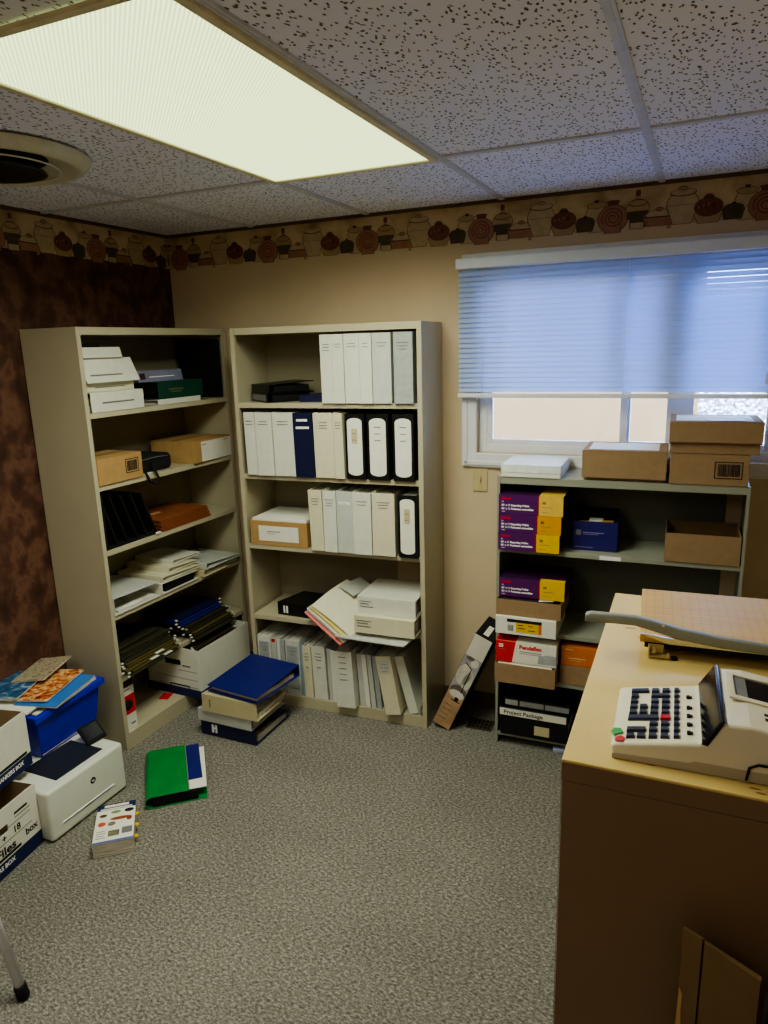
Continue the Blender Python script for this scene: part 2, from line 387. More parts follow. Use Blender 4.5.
# window
w = thing('window_1', 'white framed sliding window behind the blind', 'window'); w['kind'] = 'structure'
b = MB(); tz0, tz1, tx0, tx1 = 1.184, 2.09, 1.573, 2.90
for lo, hi in (((tx0, -.018, tz0), (WX0, 0, tz1)), ((WX1, -.018, tz0), (tx1, 0, tz1)), ((WX0, -.018, tz0), (WX1, 0, WZ0)), ((WX0, -.018, WZ1), (WX1, 0, tz1))): b.box(lo, hi)
b.box((tx0+.012, -.024, tz0+.012), (tx0+.028, -.018, tz1)); b.box((tx0+.012, -.024, tz0+.012), (tx1-.012, -.018, tz0+.028))
b.build('window_casing', M_trimw, w, .003)
b = MB(); y0, y1 = .03, .10; fr = .035
for lo, hi in (((WX0, y0, WZ0), (WX0+fr, y1, WZ1)), ((WX1-fr, y0, WZ0), (WX1, y1, WZ1)), ((WX0+fr, y0, WZ0), (WX1-fr, y1, WZ0+fr)), ((WX0+fr, y0, WZ1-fr), (WX1-fr, y1, WZ1))): b.box(lo, hi)
b.build('window_frame', M_trimw, w, .002, fix=False)
def sash(x0, x1, ya, yb, nm, f=.03):
    b = MB(); z0, z1 = WZ0+.03, WZ1-.03
    for lo, hi in (((x0, ya, z0), (x0+f, yb, z1)), ((x1-f, ya, z0), (x1, yb, z1)), ((x0+f, ya, z0), (x1-f, yb, z0+f)), ((x0+f, ya, z1-f), (x1-f, yb, z1))): b.box(lo, hi)
    o = b.build(nm, M_trimw, w, .002, fix=False)
    MB().box((x0+f, (ya+yb)/2-.002, z0+f), (x1-f, (ya+yb)/2+.002, z1-f)).build('pane', M_glass, o)
gm, nt, p = newmat('window_glass')
nt.nodes.clear(); o_ = nt.nodes.new('ShaderNodeOutputMaterial'); tr = nt.nodes.new('ShaderNodeBsdfTransparent'); tr.inputs[0].default_value = (.93, .96, 1, 1)
gl = nt.nodes.new('ShaderNodeBsdfGlossy'); gl.inputs['Roughness'].default_value = .02; fz = nt.nodes.new('ShaderNodeFresnel'); mx = nt.nodes.new('ShaderNodeMixShader')
nt.links.new(fz.outputs[0], mx.inputs[0]); nt.links.new(tr.outputs[0], mx.inputs[1]); nt.links.new(gl.outputs[0], mx.inputs[2]); nt.links.new(mx.outputs[0], o_.inputs[0])
M_glass = gm
sash(WX0+.03, 2.27, .035, .058, 'sash', .028)
sash(2.25, WX1-.03, .062, .088, 'sash', .028)
MB().box((2.42, .06, WZ0+.03), (2.52, .09, WZ1-.03)).build('mullion', M_trimw, w, .004)

# outside: neighbour stucco, planted bank, ground
M_stucco = mat('salmon_stucco', (146, 106, 58), .9, .05, 6)
M_bank = ramp_mat('leaf_litter', [(.35, (84, 66, 52)), (.5, (150, 132, 112)), (.62, (230, 216, 196))], 30, 8, .95)
struct(MB().box((.5, 2.2, -1), (2.52, 2.4, 4.2)).build('wall_neighbour', M_stucco))
struct(MB().add([(-4, .3, -.2), (9, .3, -.2), (9, 9, -.2), (-4, 9, -.2)], [(0, 1, 2, 3)]).build('ground_outside', M_bank))
struct(MB().add([(2.5, 3.0, 0), (9, 3.0, 0), (9, 5.2, 2.2), (2.5, 5.2, 2.2)], [(0, 1, 2, 3)]).build('terrain_bank', M_bank))

# blind
bl = thing('venetian_blind', 'white horizontal slat blind half lowered over the window', 'blind')
bx0, bx1 = 1.567, 2.91
rbox('head_rail', (bx0-.006, -.066, 2.028), (bx1, -.026, 2.07), mat('rail_white', (226, 234, 248), .4, .02), bl, .004)
m = bpy.data.materials.new('blind_slat'); m.use_nodes = True; nt = m.node_tree; nt.nodes.clear()
o_ = nt.nodes.new('ShaderNodeOutputMaterial'); d = nt.nodes.new('ShaderNodeBsdfDiffuse'); t = nt.nodes.new('ShaderNodeBsdfTranslucent'); mx = nt.nodes.new('ShaderNodeMixShader')
nn = nt.nodes.new('ShaderNodeTexNoise'); nn.inputs['Scale'].default_value = 5; rr = nt.nodes.new('ShaderNodeValToRGB')
rr.color_ramp.elements[0].color = (.32, .47, .84, 1); rr.color_ramp.elements[1].color = (.38, .54, .92, 1)
nt.links.new(nn.outputs[0], rr.inputs[0]); nt.links.new(rr.outputs[0], t.inputs[0]); d.inputs[0].default_value = (.60, .68, .86, 1)
mx.inputs[0].default_value = .42
nt.links.new(d.outputs[0], mx.inputs[1]); nt.links.new(t.outputs[0], mx.inputs[2]); nt.links.new(mx.outputs[0], o_.inputs[0])
M_blind = m
b = MB(); z = 2.02; nsl = 24; pitch = (2.02-1.518)/nsl
for i in range(nsl):
    zc = 2.02-pitch*(i+.5); th = math.radians(54)+random.uniform(-.03, .03)
    pts = []
    for q in (-1, -.33, .33, 1):
        yy = q*.0134; bow = .0042*(1-q*q)
        pts.append((-.046+yy*math.cos(th)-bow*math.sin(th), zc+yy*math.sin(th)+bow*math.cos(th)))
    vs = [(x, y_, z_) for x in (bx0+.004, bx1-.004) for y_, z_ in pts]
    b.add(vs, [(j, j+1, 5+j, 4+j) for j in range(3)], 0, None, True)
b.build('slats', M_blind, bl, fix=False)
rbox('bottom_rail', (bx0, -.06, 1.494), (bx1, -.034, 1.512), M_trimw, bl, .003)
b = MB()
for x in (bx0+.11, 2.26, bx1-.14): b.cyl((x, -.060, 1.5), (x, -.060, 2.03), .0010, n=6); b.cyl((x, -.032, 1.5), (x, -.032, 2.03), .0010, n=6)
b.build('ladder_cord', M_trimw, bl)
MB().tube([(2.77, -.07, 2.03), (2.772, -.072, 1.8), (2.76, -.072, 1.55)], .003, 6).build('tilt_wand', M_trimw, bl)

# light fitting
x0, x1, ya, yb = xa+S, xa+2*S, -2.045, yA
lf = thing('ceiling_light', 'glowing rectangular fluorescent ceiling panel in the tile grid', 'light')
lf.location = ((x0+x1)/2, (ya+yb)/2, H)
hx, hy = S/2, (yb-ya)/2
b = MB()
for lo, hi in (((-hx+.004, -hy, -.016), (-hx+.024, hy, -.0065)), ((hx-.024, -hy, -.016), (hx-.004, hy, -.0065)), ((-hx+.024, -hy+.004, -.016), (hx-.024, -hy+.024, -.0065)), ((-hx+.024, hy-.024, -.016), (hx-.024, hy-.004, -.0065))): b.box(lo, hi)
b.build('frame', mat('light_frame', (222, 214, 178), .4), lf, .002)
M_lens = emis_mat('prismatic_lens', (.86, 1.0, .50), 1.6)
MB().box((-hx+.022, -hy+.022, -.011), (hx-.022, hy-.022, -.008)).build('diffuser', M_lens, lf)

# round ceiling diffuser
v = thing('ceiling_vent', 'round cream metal air vent on the ceiling', 'air vent'); v.location = (.615, -1.475, H-.006); v.scale = (.93, .93, .85)
M_vent = mat('vent_cream', (214, 212, 190), .4, .05)
MB().lathe([(.165, -.003), (.245, -.030), (.252, -.036), (.268, -.036), (.288, -.022), (.298, -.004), (.298, 0)], n=64).build('rim', M_vent, v)
MB().lathe([(.170, -.0045), (.0, -.0045)]).build('throat', M_blacker, v)
MB().lathe([(.196, -.040), (.202, -.043), (.205, -.040), (.199, -.036)], n=56).build('cone', M_vent, v)
MB().lathe([(.001, -.024), (.10, -.026), (.158, -.044), (.163, -.050), (.150, -.050), (.09, -.036), (.001, -.034)], n=48).build('damper', mat('vent_dark', (52, 54, 60), .3, metal=.6), v)
b = MB(); b.cyl((0, 0, -.03), (0, 0, -.062), .006); b.lathe([(.001, -.074), (.013, -.073), (.017, -.066), (.012, -.060), (.001, -.060)], n=16); b.box((-.02, -.004, -.066), (.02, .004, -.060))
b.build('knob', mat('brass', (210, 196, 120), .3, metal=.7), v)

# light switch on back wall
sw = thing('light_switch', 'small cream wall plate beside the low shelf below the window', 'switch'); sw.location = (1.655, -.0, 1.125)
rbox('plate', (-.035, -.006, -.057), (.035, -.0005, .057), mat('switch_ivory', (196, 178, 136), .4), sw, .003)
rbox('toggle', (-.005, -.016, -.012), (.005, -.006, .012), mat('switch_ivory', (196, 178, 136), .4), sw, .002)

# floor register
reg = tag(rbox('floor_register', (0, 0, 0), (.12, .09, .005), mat('register_brown', (70, 60, 46), .5), None, .001), 'dark metal floor air grille behind the leaning picture carton', 'floor register')
reg.location = (1.655, -.225, .0); reg.rotation_euler = (0, 0, .03)
b = MB()
for i in range(6):
    for j in range(3): b.box((.008+i*.018, .01+j*.026, .0052), (.02+i*.018, .03+j*.026, .0056))
b.build('louvre', M_blacker, reg)

# ------------------------------------------------------------------ shelving units
def bookcase(F, W, D, HT, shelves, label, m, mi, kick, post=.022, st=.022, name='bookcase', holes=True):
    r = thing(name, label, 'bookcase'); F.put(r, 0, 0, 0)
    for x0 in (0, W-.0012):
        b = MB(); xi = 0 if x0 == 0 else W
        s = 1 if xi == 0 else -1
        X = lambda u: xi+s*u
        def bb(u0, y0, z0, u1, y1, z1): b.box((min(X(u0), X(u1)), y0, z0), (max(X(u0), X(u1)), y1, z1))
        bb(0, 0, 0, .0015, D, HT); bb(0, 0, 0, post, .0015, HT); bb(post-.0015, 0, 0, post, .016, HT)
        if holes:
            for k in range(int((HT-.2)/.05)):
                bb(.0015, .03, .12+k*.05, .0022, .036, .13+k*.05); bb(.0015, D-.04, .12+k*.05, .0022, D-.034, .13+k*.05)
        b.build('side_panel', m, r)
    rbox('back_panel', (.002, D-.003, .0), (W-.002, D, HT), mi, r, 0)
    rbox('top_panel', (.0016, .0016, HT-.03), (W-.0016, D-.003, HT), m, r, .001)
    for z in shelves:
        rbox('shelf', (.0165 if holes else .003, .003, z-st), (W-(.0165 if holes else .003), D-.004, z), m, r, .001)
    zb = kick
    b = MB(); b.box((post, .001, kick-.014 if name == 'shelving_unit' else 0), (W-post, .003, kick)); b.box((.003, .003, kick-.01), (W-.003, D-.004, kick))
    b.build('kick_plate', m, r, .0005)
    return r
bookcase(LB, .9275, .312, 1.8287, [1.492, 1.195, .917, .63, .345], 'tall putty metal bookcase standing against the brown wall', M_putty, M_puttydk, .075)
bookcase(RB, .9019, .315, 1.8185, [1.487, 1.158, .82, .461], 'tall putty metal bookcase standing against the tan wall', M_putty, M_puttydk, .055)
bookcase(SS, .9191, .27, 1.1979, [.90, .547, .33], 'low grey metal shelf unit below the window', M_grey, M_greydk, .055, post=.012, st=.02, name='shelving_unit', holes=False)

# ------------------------------------------------------------------ binders
def binder(F, pos, R, label, th, h=.292, d=.265, cover=None, k=1.0, paper=.75, slant=0, marks=None, group=None, rz=0, cat='binder', rings=False, inset=None, spine_mat=None, name='ring_binder', sleeve=False, fill=None):
    cover = cover or M_white
    r = thing(name, label, cat, group)
    e = .003
    outer = [(0, d), (0, .0), (th, slant), (max(th*k, .006), d)]
    ix1 = max(th*k, .006)-e
    inner = [(ix1, d), (th-e, slant+e), (e, e), (e, d)]
    if spine_mat is None:
        MB().prism([outer[0], outer[1], outer[2], outer[3]]+inner, 0, h, 0).build('cover', cover, r, .0008, 1)
    else:
        MB().prism([outer[0], outer[1], outer[2], outer[3]]+inner, 0, h, 0).build('cover', cover, r, .0008, 1)
    if paper > 0:
        t0 = (th-2*e-.002)*paper; t1 = max(.002, min(t0, (th*k-2*e)*.95))
        MB().prism([(e+.001, d-.02), (e+.001, .03), (e+.001+t0, .03+slant), (e+.001+t1, d-.02)], .01, h-.012).build('pages', fill or M_pages, r)
    if rings or paper < .5:
        b = MB(); b.box((e+.0005, .012, .03), (th*.35, .016, h-.03))
        for z in (h*.2, h*.5, h*.8):
            rr_ = min(th*.42, .03); c = (e+rr_+.002, .012+rr_+slant*.4)
            b.tube([(c[0]+rr_*math.cos(a), c[1]+rr_*math.sin(a), z) for a in [2*pi*i/10 for i in range(11)]], .0015, 6)
        b.build('rings', M_steel, r)
    w_ = th
    sl = math.atan2(slant, th)
    MS = Matrix.Rotation(sl, 4, 'Z')
    if inset:   # light insert card on a dark spine, rounded ends
        q = inset; n = 8; x0, x1 = w_*.12, w_*.88; cz0, cz1 = h*.06, h*.94; rz_ = w_*.18
        pts = [(x0+(x1-x0)*(.5-.5*math.cos(pi*i/n)), cz0+rz_*(1-math.sin(pi*i/n))) for i in range(n+1)]+[(x1-(x1-x0)*(.5-.5*math.cos(pi*i/n)), cz1-rz_*(1-math.sin(pi*i/n))) for i in range(n+1)]
        MB().prism(pts, 0, .0008, 0, MS @ Matrix(((1, 0, 0, 0), (0, 0, -1, 0), (0, 1, 0, 0), (0, 0, 0, 1)))).build('spine_card', q, r, fix=True)
    for mk in (marks or []):
        x0, z0, x1, z1, mm = mk     # fractions of the spine
        b = MB(); b.box((w_*x0, -.0018, h*z0), (w_*x1, -.0002, h*z1), 0, MS); b.build('spine_label', mm, r)
    F.put(r, *pos, R, rz)
    return r
INK = [(.25, .83, .75, .845, M_ink), (.2, .78, .8, .79, M_ink)]
def inkset(seed, dark=False):
    rnd = random.Random(seed); out = []
    for j in range(rnd.randint(2, 3)):
        z = .86-.045*j-rnd.random()*.01; wd = .18+.14*rnd.random()
        out.append((.5-wd, z, .5+wd, z+.009, M_ink))
    return out

# --- bookcase on the tan wall, top shelf : six white binders
G = 'white binders on the top shelf of the bookcase on the tan wall'
ordn = ['first', 'second', 'third', 'fourth', 'fifth', 'sixth', 'seventh', 'eighth', 'ninth', 'tenth', 'eleventh', 'twelfth', 'thirteenth', 'fourteenth']
rowA = [(.448, .507), (.508, .559), (.560, .630), (.631, .687), (.688, .772), (.784, .868)]
LA = ['narrow white binder beside the empty half of the top shelf, tan wall bookcase', 'thin white binder second from the empty half of the top shelf',
      'white binder third from the empty half of the top shelf, small spine text', 'white binder fourth from the empty half of the top shelf, small spine text',
      'thick pale grey binder fifth in the upright row on the top shelf', 'thick white creased binder against the end panel on the top shelf']
for i, ((a0, a1), lb) in enumerate(zip(rowA, LA)):
    binder(RB, (a0, -.008-.004*(i % 2), 1.4875), UP, lb, a1-a0-.001, .29, .25, [M_white, M_white, M_white, M_white, M_white3, M_clear][i], marks=inkset(i), group=G)
# top shelf: black binders lying
binder(RB, (.170, .005, 1.4875), FLATF, 'black binder lying flat on the top shelf, lower of two stacked', .042, .19, .235, M_black, k=.95, paper=.95, fill=M_blacker, marks=[(.2, .10, .8, .92, M_ink)], rz=-.66)
binder(RB, (.178, .012, 1.530), FLATF, 'black binder on top of another black binder on the top shelf', .036, .185, .23, M_black, k=1.3, paper=.95, fill=M_blacker, rz=-.60)
binder(RB, (.425, .07, 1.4875), FLATF, 'thin navy binder lying flat beside the stacked black pair', .030, .125, .2, M_navy, k=.9, rz=.05, name='pocket_binder')
# --- second shelf
G = 'upright binders on the second shelf of the bookcase on the tan wall'
rowB = [(.052, .108, M_white, 'slim white binder at the corner end of the second shelf'), (.112, .196, M_white, 'white binder second from the corner on the second shelf'),
        (.200, .303, M_white, 'wide white binder beside the navy binder on the second shelf'), (.306, .400, M_navy, 'navy blue binder with two white spine labels, second shelf'),
        (.403, .500, M_white2, 'wide cream binder just after the navy binder on the second shelf'), (.502, .546, M_white2, 'slim cream binder beside the first black lever binder')]
for i, (a0, a1, mm, lb) in enumerate(rowB):
    mk = [(.2, .87, .78, .905, M_whiteink), (.15, .755, .85, .79, M_whiteink)] if mm is M_navy else inkset(20+i)
    binder(RB, (a0, -.012-.005*(i % 2), 1.1585), lean(UP, -.012), lb, a1-a0-.001, .288, .255, mm, marks=mk, group=G)
inks2 = [(.34, .80, .66, .815, M_ink), (.36, .70, .64, .712, M_ink), (.36, .60, .64, .612, M_ink)]
inks3 = [(.34, .55, .64, .78, M_tan), (.36, .70, .60, .712, M_ink), (.36, .60, .60, .612, M_ink)]
for i, (a0, a1, lb) in enumerate([(.552, .645, 'black binder with tall white spine card beside the cream binder'), (.654, .755, 'middle black binder with white spine card on the second shelf'),
                                  (.771, .868, 'black binder with white spine card against the end panel, second shelf')]):
    binder(RB, (a0, -.012, 1.1585), UP, lb, a1-a0-.002, .285, .26, M_black, marks=inks2 if i else inks3, inset=M_paper, group=G, name='lever_arch_binder')
# --- third shelf
G = 'upright binders on the third shelf of the bookcase on the tan wall'
rowC = [(.366, .433, M_white2, 'slim cream binder beside the paper box on the third shelf'), (.436, .500, M_white, 'white binder second from the paper box, third shelf'),
        (.501, .578, M_white3, 'pale grey binder with a white spine sticker on the third shelf'), (.580, .668, M_white, 'white binder fourth from the paper box, third shelf'),
        (.670, .776, M_white2, 'widest cream creased binder on the third shelf')]
for i, (a0, a1, mm, lb) in enumerate(rowC):
    mk = [(.15, .79, .85, .83, M_whiteink), (.3, .80, .7, .812, M_ink)] if i == 2 else inkset(40+i)
    binder(RB, (a0, -.02-.006*(i % 2), .8205), lean(UP, -.02 if i == 0 else 0), lb, a1-a0-.001, .282, .26, mm, marks=mk, group=G)
binder(RB, (.790, -.02, .8205), UP, 'black binder with white spine card alone at the end of the third shelf', .086, .28, .26, M_black, marks=inks3, inset=M_paper, group=G, name='lever_arch_binder')

# paper box on third shelf
def open_tray(name, w_, d_, h_, m_out, m_in, parent, t=.004):
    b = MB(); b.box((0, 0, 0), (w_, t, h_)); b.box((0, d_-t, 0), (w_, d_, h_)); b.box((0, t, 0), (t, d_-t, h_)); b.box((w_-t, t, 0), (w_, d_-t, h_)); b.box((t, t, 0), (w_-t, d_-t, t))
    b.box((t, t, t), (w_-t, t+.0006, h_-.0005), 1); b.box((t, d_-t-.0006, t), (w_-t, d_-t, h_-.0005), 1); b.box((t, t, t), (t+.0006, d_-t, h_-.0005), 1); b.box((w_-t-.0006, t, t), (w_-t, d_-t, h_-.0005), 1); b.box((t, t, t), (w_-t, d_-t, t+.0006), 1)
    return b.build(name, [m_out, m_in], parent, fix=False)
bx = thing('paper_box', 'yellow brown box with a white front label on the third shelf', 'box'); RB.put(bx, .036, .0, .8205)
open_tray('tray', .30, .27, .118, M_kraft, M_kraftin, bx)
rbox('front_label', (.045, -.001, .022), (.255, -.0002, .095), M_paper, bx, 0)
MB().box((.09, -.0016, .066), (.16, -.001, .070)).box((.09, -.0016, .056), (.13, -.001, .058)).build('label_print', M_ink, bx)
pp = tag(rbox('paper_stack', (.008, .006, .095), (.292, .262, .128), M_paper, None, .001), 'loose white sheets filling the yellow brown box on the third shelf', 'paper'); RB.put(pp, .036, 0, .8205)

# --- fourth shelf
binder(RB, (.40, .02, .4615), FLATF, 'black binder with two white spine stripes lying on the fourth shelf', .065, .265, .25, M_black, k=.55,
       marks=[(.2, .84, .75, .865, M_whiteink), (.2, .80, .75, .825, M_whiteink)], rz=-.10, cover_kw=None) if False else \
binder(RB, (.40, .02, .4615), FLATF, 'black binder with two white spine stripes lying on the fourth shelf', .065, .265, .25, M_black, k=.55,
       marks=[(.2, .84, .75, .875, M_whiteink), (.2, .78, .75, .815, M_whiteink)], rz=-.06)
binder(RB, (.877, -.085, .473), FLATF, 'cream binder lying flat under another on the fourth shelf', .082, .285, .26, M_white2, marks=[(.2, .80, .75, .95, M_ink)][:0]+[(.70, .70, .74, .96, M_ink), (.55, .76, .60, .95, M_ink), (.38, .72, .43, .95, M_ink)], rz=0)
binder(RB, (.874, -.055, .556), FLATF, 'white binder lying on top of a cream binder, fourth shelf', .08, .275, .26, M_white, marks=[(.70, .75, .74, .96, M_ink), (.55, .8, .60, .95, M_ink), (.38, .72, .43, .95, M_ink)], rz=.0)

def sheet(name, cs, t, m_, sag=0, F=RB, n=6, label=None, cat=None, parent=None, mats=None):
    """a bent sheet/stack through 4 corners (near-left, near-right, far-right, far-left), thickness t"""
    c = [F.pt(*q) for q in cs] if F else [Vector(q) for q in cs]
    org = c[0].copy(); vs = []
    for lay in (0, 1):
        for j in range(n+1):
            for i in range(n+1):
                u, v_ = i/n, j/n
                P = c[0]*(1-u)*(1-v_)+c[1]*u*(1-v_)+c[2]*u*v_+c[3]*(1-u)*v_
                P = P+Vector((0, 0, sag*(math.sin(pi*u)*.6+math.sin(pi*v_)*.6)+lay*t))
                vs.append(P-org)
    N = (n+1)**2; f = []
    for j in range(n):
        for i in range(n):
            a = j*(n+1)+i; f.append((a, a+n+1, a+n+2, a+1)); f.append((N+a, N+a+1, N+a+n+2, N+a+n+1))
    ed = [i for i in range(n+1)]+[(j+1)*(n+1)+n for j in range(n)]+[n*(n+1)+n-1-i for i in range(n)]+[(n-1-j)*(n+1) for j in range(n-1)]
    k = len(ed)
    for i in range(k): f.append((ed[i], ed[(i+1) % k], N+ed[(i+1) % k], N+ed[i]))
    b = MB(); b.add(vs, f, 0); o = b.build(name, m_, parent); 
    if parent is None: o.location = org
    if label: tag(o, label, cat)
    return o
M_pink = mat('pink_paper', (216, 128, 120), .8)
M_cream = mat('manila', (214, 210, 186), .8, .04)
M_yel = mat('yellow_paper', (210, 196, 120), .8)
sheet('document_folder', [(.325, -.05, .522), (.525, -.10, .405), (.655, .12, .485), (.45, .14, .600)], .004, M_pink, -.004, label='pink red document folder drooping over the fourth shelf edge', cat='folder')
sheet('paper_bundle', [(.337, -.045, .532), (.540, -.095, .415), (.66, .13, .493), (.46, .15, .608)], .012, M_pages, .004, label='white page bundle between the pink and cream folders, fourth shelf', cat='papers')
sheet('notepad', [(.352, -.045, .548), (.548, -.09, .432), (.655, .12, .512), (.46, .14, .624)], .004, M_yel, .006, label='yellow sheet peeking from under the cream folder, fourth shelf', cat='paper')
sheet('manila_folder', [(.362, -.045, .556), (.575, -.085, .440), (.66, .12, .520), (.465, .14, .634)], .004, M_cream, .012, label='cream folder slanting across the shelf beside the lying binders', cat='folder')
sheet('brochure', [(.455, .07, .622), (.535, .05, .590), (.585, .17, .600), (.51, .20, .632)], .003, M_white3, .002, label='pale brochure at the upper end of the cream folder', cat='brochure')
sheet('loose_sheets', [(.50, -.10, .444), (.84, -.12, .446), (.88, .05, .4635), (.54, .08, .4635)], .006, M_white3, -.003, label='grey white sheets squashed beneath the lying cream binder', cat='papers')

# --- bottom shelf of the tan wall bookcase
G = 'white binders and booklets on the bottom shelf of the bookcase on the tan wall'
pouch = [(.1, .12, .9, .90, M_clear)]
txt_ = lambda s: [(.3, .86, .7, .87, M_ink), (.25, .80, .75, .812, M_ink), (.3, .74, .7, .752, M_ink), (.35, .60, .65, .612, M_ink)][:s]
rowD = [(.030, .070, .30, M_white, .0, 'clear sleeved white binder at the corner end of the bottom shelf', pouch+txt_(3)),
        (.103, .024, .29, M_white3, .0, 'thin grey booklet with a red mark, bottom shelf', [(.1, .93, .9, .985, M_red)]),
        (.130, .020, .285, M_paper, .0, 'thin white booklet second along the bottom shelf', []),
        (.153, .024, .29, M_clear, .0, 'thin clear sleeved booklet before the grey label binder', []),
        (.180, .076, .29, M_white3, .0, 'grey white binder with a broad clear label, bottom shelf', pouch+txt_(4)),
        (.259, .016, .27, mat('pale_blue_cover', (150, 168, 190), .5), .0, 'thin pale blue booklet on the bottom shelf', []),
        (.279, .044, .27, M_white2, -.02, 'slim cream binder after the pale blue booklet', txt_(4)),
        (.328, .070, .275, M_white, -.03, 'white binder with columns of small spine text, bottom shelf', txt_(4)),
        (.405, .020, .27, M_white3, -.03, 'thin grey booklet beside the column text binder', []),
        (.430, .022, .27, M_paper, -.03, 'thin white booklet beside the bulky middle binder', []),
        (.465, .095, .285, M_white, -.05, 'bulky white binder with five lines of spine text pulled forward', [(.3, .9-.1*q, .7, .908-.1*q, M_ink) for q in range(5)]),
        (.566, .030, .265, M_white3, -.06, 'thin grey booklet just after the bulky middle binder', []),
        (.600, .022, .27, M_paper, -.07, 'thin white booklet in the narrow cluster, bottom shelf', []),
        (.626, .022, .27, M_white3, -.08, 'second thin grey booklet in the narrow cluster', []),
        (.652, .024, .265, M_clear, -.09, 'clear sleeved thin booklet leaning on the handwritten label binder', []),
        (.688, .074, .29, M_white2, -.16, 'leaning cream binder with a handwritten looking spine label', [(.15, .72, .85, .92, M_white3)]+txt_(3)),
        (.775, .045, .285, M_white, -.25, 'leaning slim white binder near the end of the bottom shelf', [])]
# placed upright then leant towards the corner; contact edge at their lower left
for i, (a0, w_, h_, mm, ln, lb, mk) in enumerate(rowD):
    a0b = a0+(-ln)*.29*.55 if ln < -.1 else a0+(-ln)*.02
    fwd = {10: -.035, 15: -.035, 0: .0}.get(i, .0+.006*(i % 3))
    binder(RB, (a0b, fwd, .0555), lean(UP, ln), lb, w_, h_, .24 if w_ > .03 else .215, mm, marks=mk, group=G, paper=.8, name='ring_binder' if w_ > .04 else 'booklet', cat='binder' if w_ > .04 else 'booklet')
sheet('crumpled_sheets', [(.865, -.005, .06), (.885, .0, .14), (.885, .2, .2), (.855, .2, .1)], .01, M_white3, .01, n=5, label='crumpled white sheets wedged at the end of the bottom shelf', cat='papers')

# ------------------------------------------------------------------ bookcase on the brown wall
def lines(a0, z0, a1, z1): return [(a0, z0, a1, z1, M_ink)]
L1 = 1.4925
binder(LB, (.325, .0, L1), FLATF, 'white binder with a line of spine text, lowest in the brown wall stack', .080, .29, .25, M_white, marks=[(.42, .2, .5, .8, M_ink)])
binder(LB, (.305, .03, L1+.081), FLATF, 'thin cream binder second from the bottom of the white stack', .036, .285, .235, M_white2, marks=[(.42, .2, .52, .75, M_ink)])
binder(LB, (.315, .0, L1+.118), FLATF, 'thick white binder with slanting spine third up the white stack', .097, .285, .23, M_white, slant=.045, k=.9, marks=[(.3, .3, .36, .9, M_ink)])
binder(LB, (.258, .03, L1+.216), FLATF, 'white binder on top of the stack nearly touching the bookcase top', .042, .236, .21, M_white, slant=.012)
o = tag(rbox('notebook', (0, 0, 0), (.14, .2, .016), M_blacker), 'thin black notebook topping the white binder stack', 'notebook'); LB.put(o, .03, .06, L1+.2585)
binder(LB, (.700, -.0, L1), FLATF, 'thin white wedge shaped binder under the dark green binder', .024, .29, .25, M_white, k=.5, paper=.4)
binder(LB, (.722, .0, L1+.0245), FLATF, 'dark green binder with faint gold spine lettering lying flat', .077, .305, .25, M_green, marks=[(.5, .45, .57, .78, mat('faded_gold', (92, 100, 60), .6)), (.36, .5, .43, .72, mat('faded_gold', (92, 100, 60), .6))], paper=.95, fill=M_blacker)
binder(LB, (.63, .035, L1+.103), FLATF, 'binder with grey lilac picture spine on top of the green binder', .050, .29, .2, mat('lilac_grey_cover', (118, 120, 146), .5, .15, 20), k=.9, slant=.01,
       marks=[(.25, .84, .8, .95, mat('photo_dark', (60, 40, 40), .5, .6, 90)), (.4, .2, .47, .75, M_whiteink)])
o = tag(rbox('display_folder', (0, 0, 0), (.016, .26, .285), M_blacker), 'tall black folder standing against the end panel of the top shelf', 'folder'); LB.put(o, .885, .02, L1)

# closed cartons
def carton(F, pos, w_, d_, h_, label, m_=None, rz=0, group=None, tape=True, name='cardboard_carton', flap_gap=True):
    r = thing(name, label, 'box', group); m_ = m_ or M_kraft
    MB().box((0, 0, 0), (w_, d_, h_-.003)).build('carton_body', m_, r, .002)
    b = MB(); b.box((0, 0, h_-.003), (w_, d_/2-.0015, h_)); b.box((0, d_/2+.0015, h_-.003), (w_, d_, h_)); b.build('flap', m_, r, .0008)
    if tape: MB().box((-.0004, d_/2-.024, h_+.0001), (w_+.0004, d_/2+.024, h_+.0006)).build('tape', M_tape, r)
    F.put(r, *pos, None, rz); return r
def barcode(r, x, z, w_, h_, y=-.0003, seed=1):
    b = MB(); t = .003
    for lo, hi in (((x, 0, z), (x+w_, 0, z+t)), ((x, 0, z+h_-t), (x+w_, 0, z+h_)), ((x, 0, z), (x+t, 0, z+h_)), ((x+w_-t, 0, z), (x+w_, 0, z+h_))):
        b.box((lo[0], y-.0008, lo[2]), (hi[0], y, hi[2]))
    rnd = random.Random(seed); q = x+w_*.12
    while q < x+w_*.88:
        ww = rnd.choice((.0012, .002, .003)); b.box((q, y-.0008, z+h_*.14), (q+ww, y, z+h_*.86)); q += ww+rnd.choice((.0015, .0025))
    b.build('barcode', M_inkdk, r)
L2 = 1.1955
c = carton(LB, (.022, -.005, L2), .248, .2, .110, 'yellow brown carton with a boxed barcode on the brown wall bookcase', M_kraft, 0)
barcode(c, .15, .03, .075, .06, seed=3)
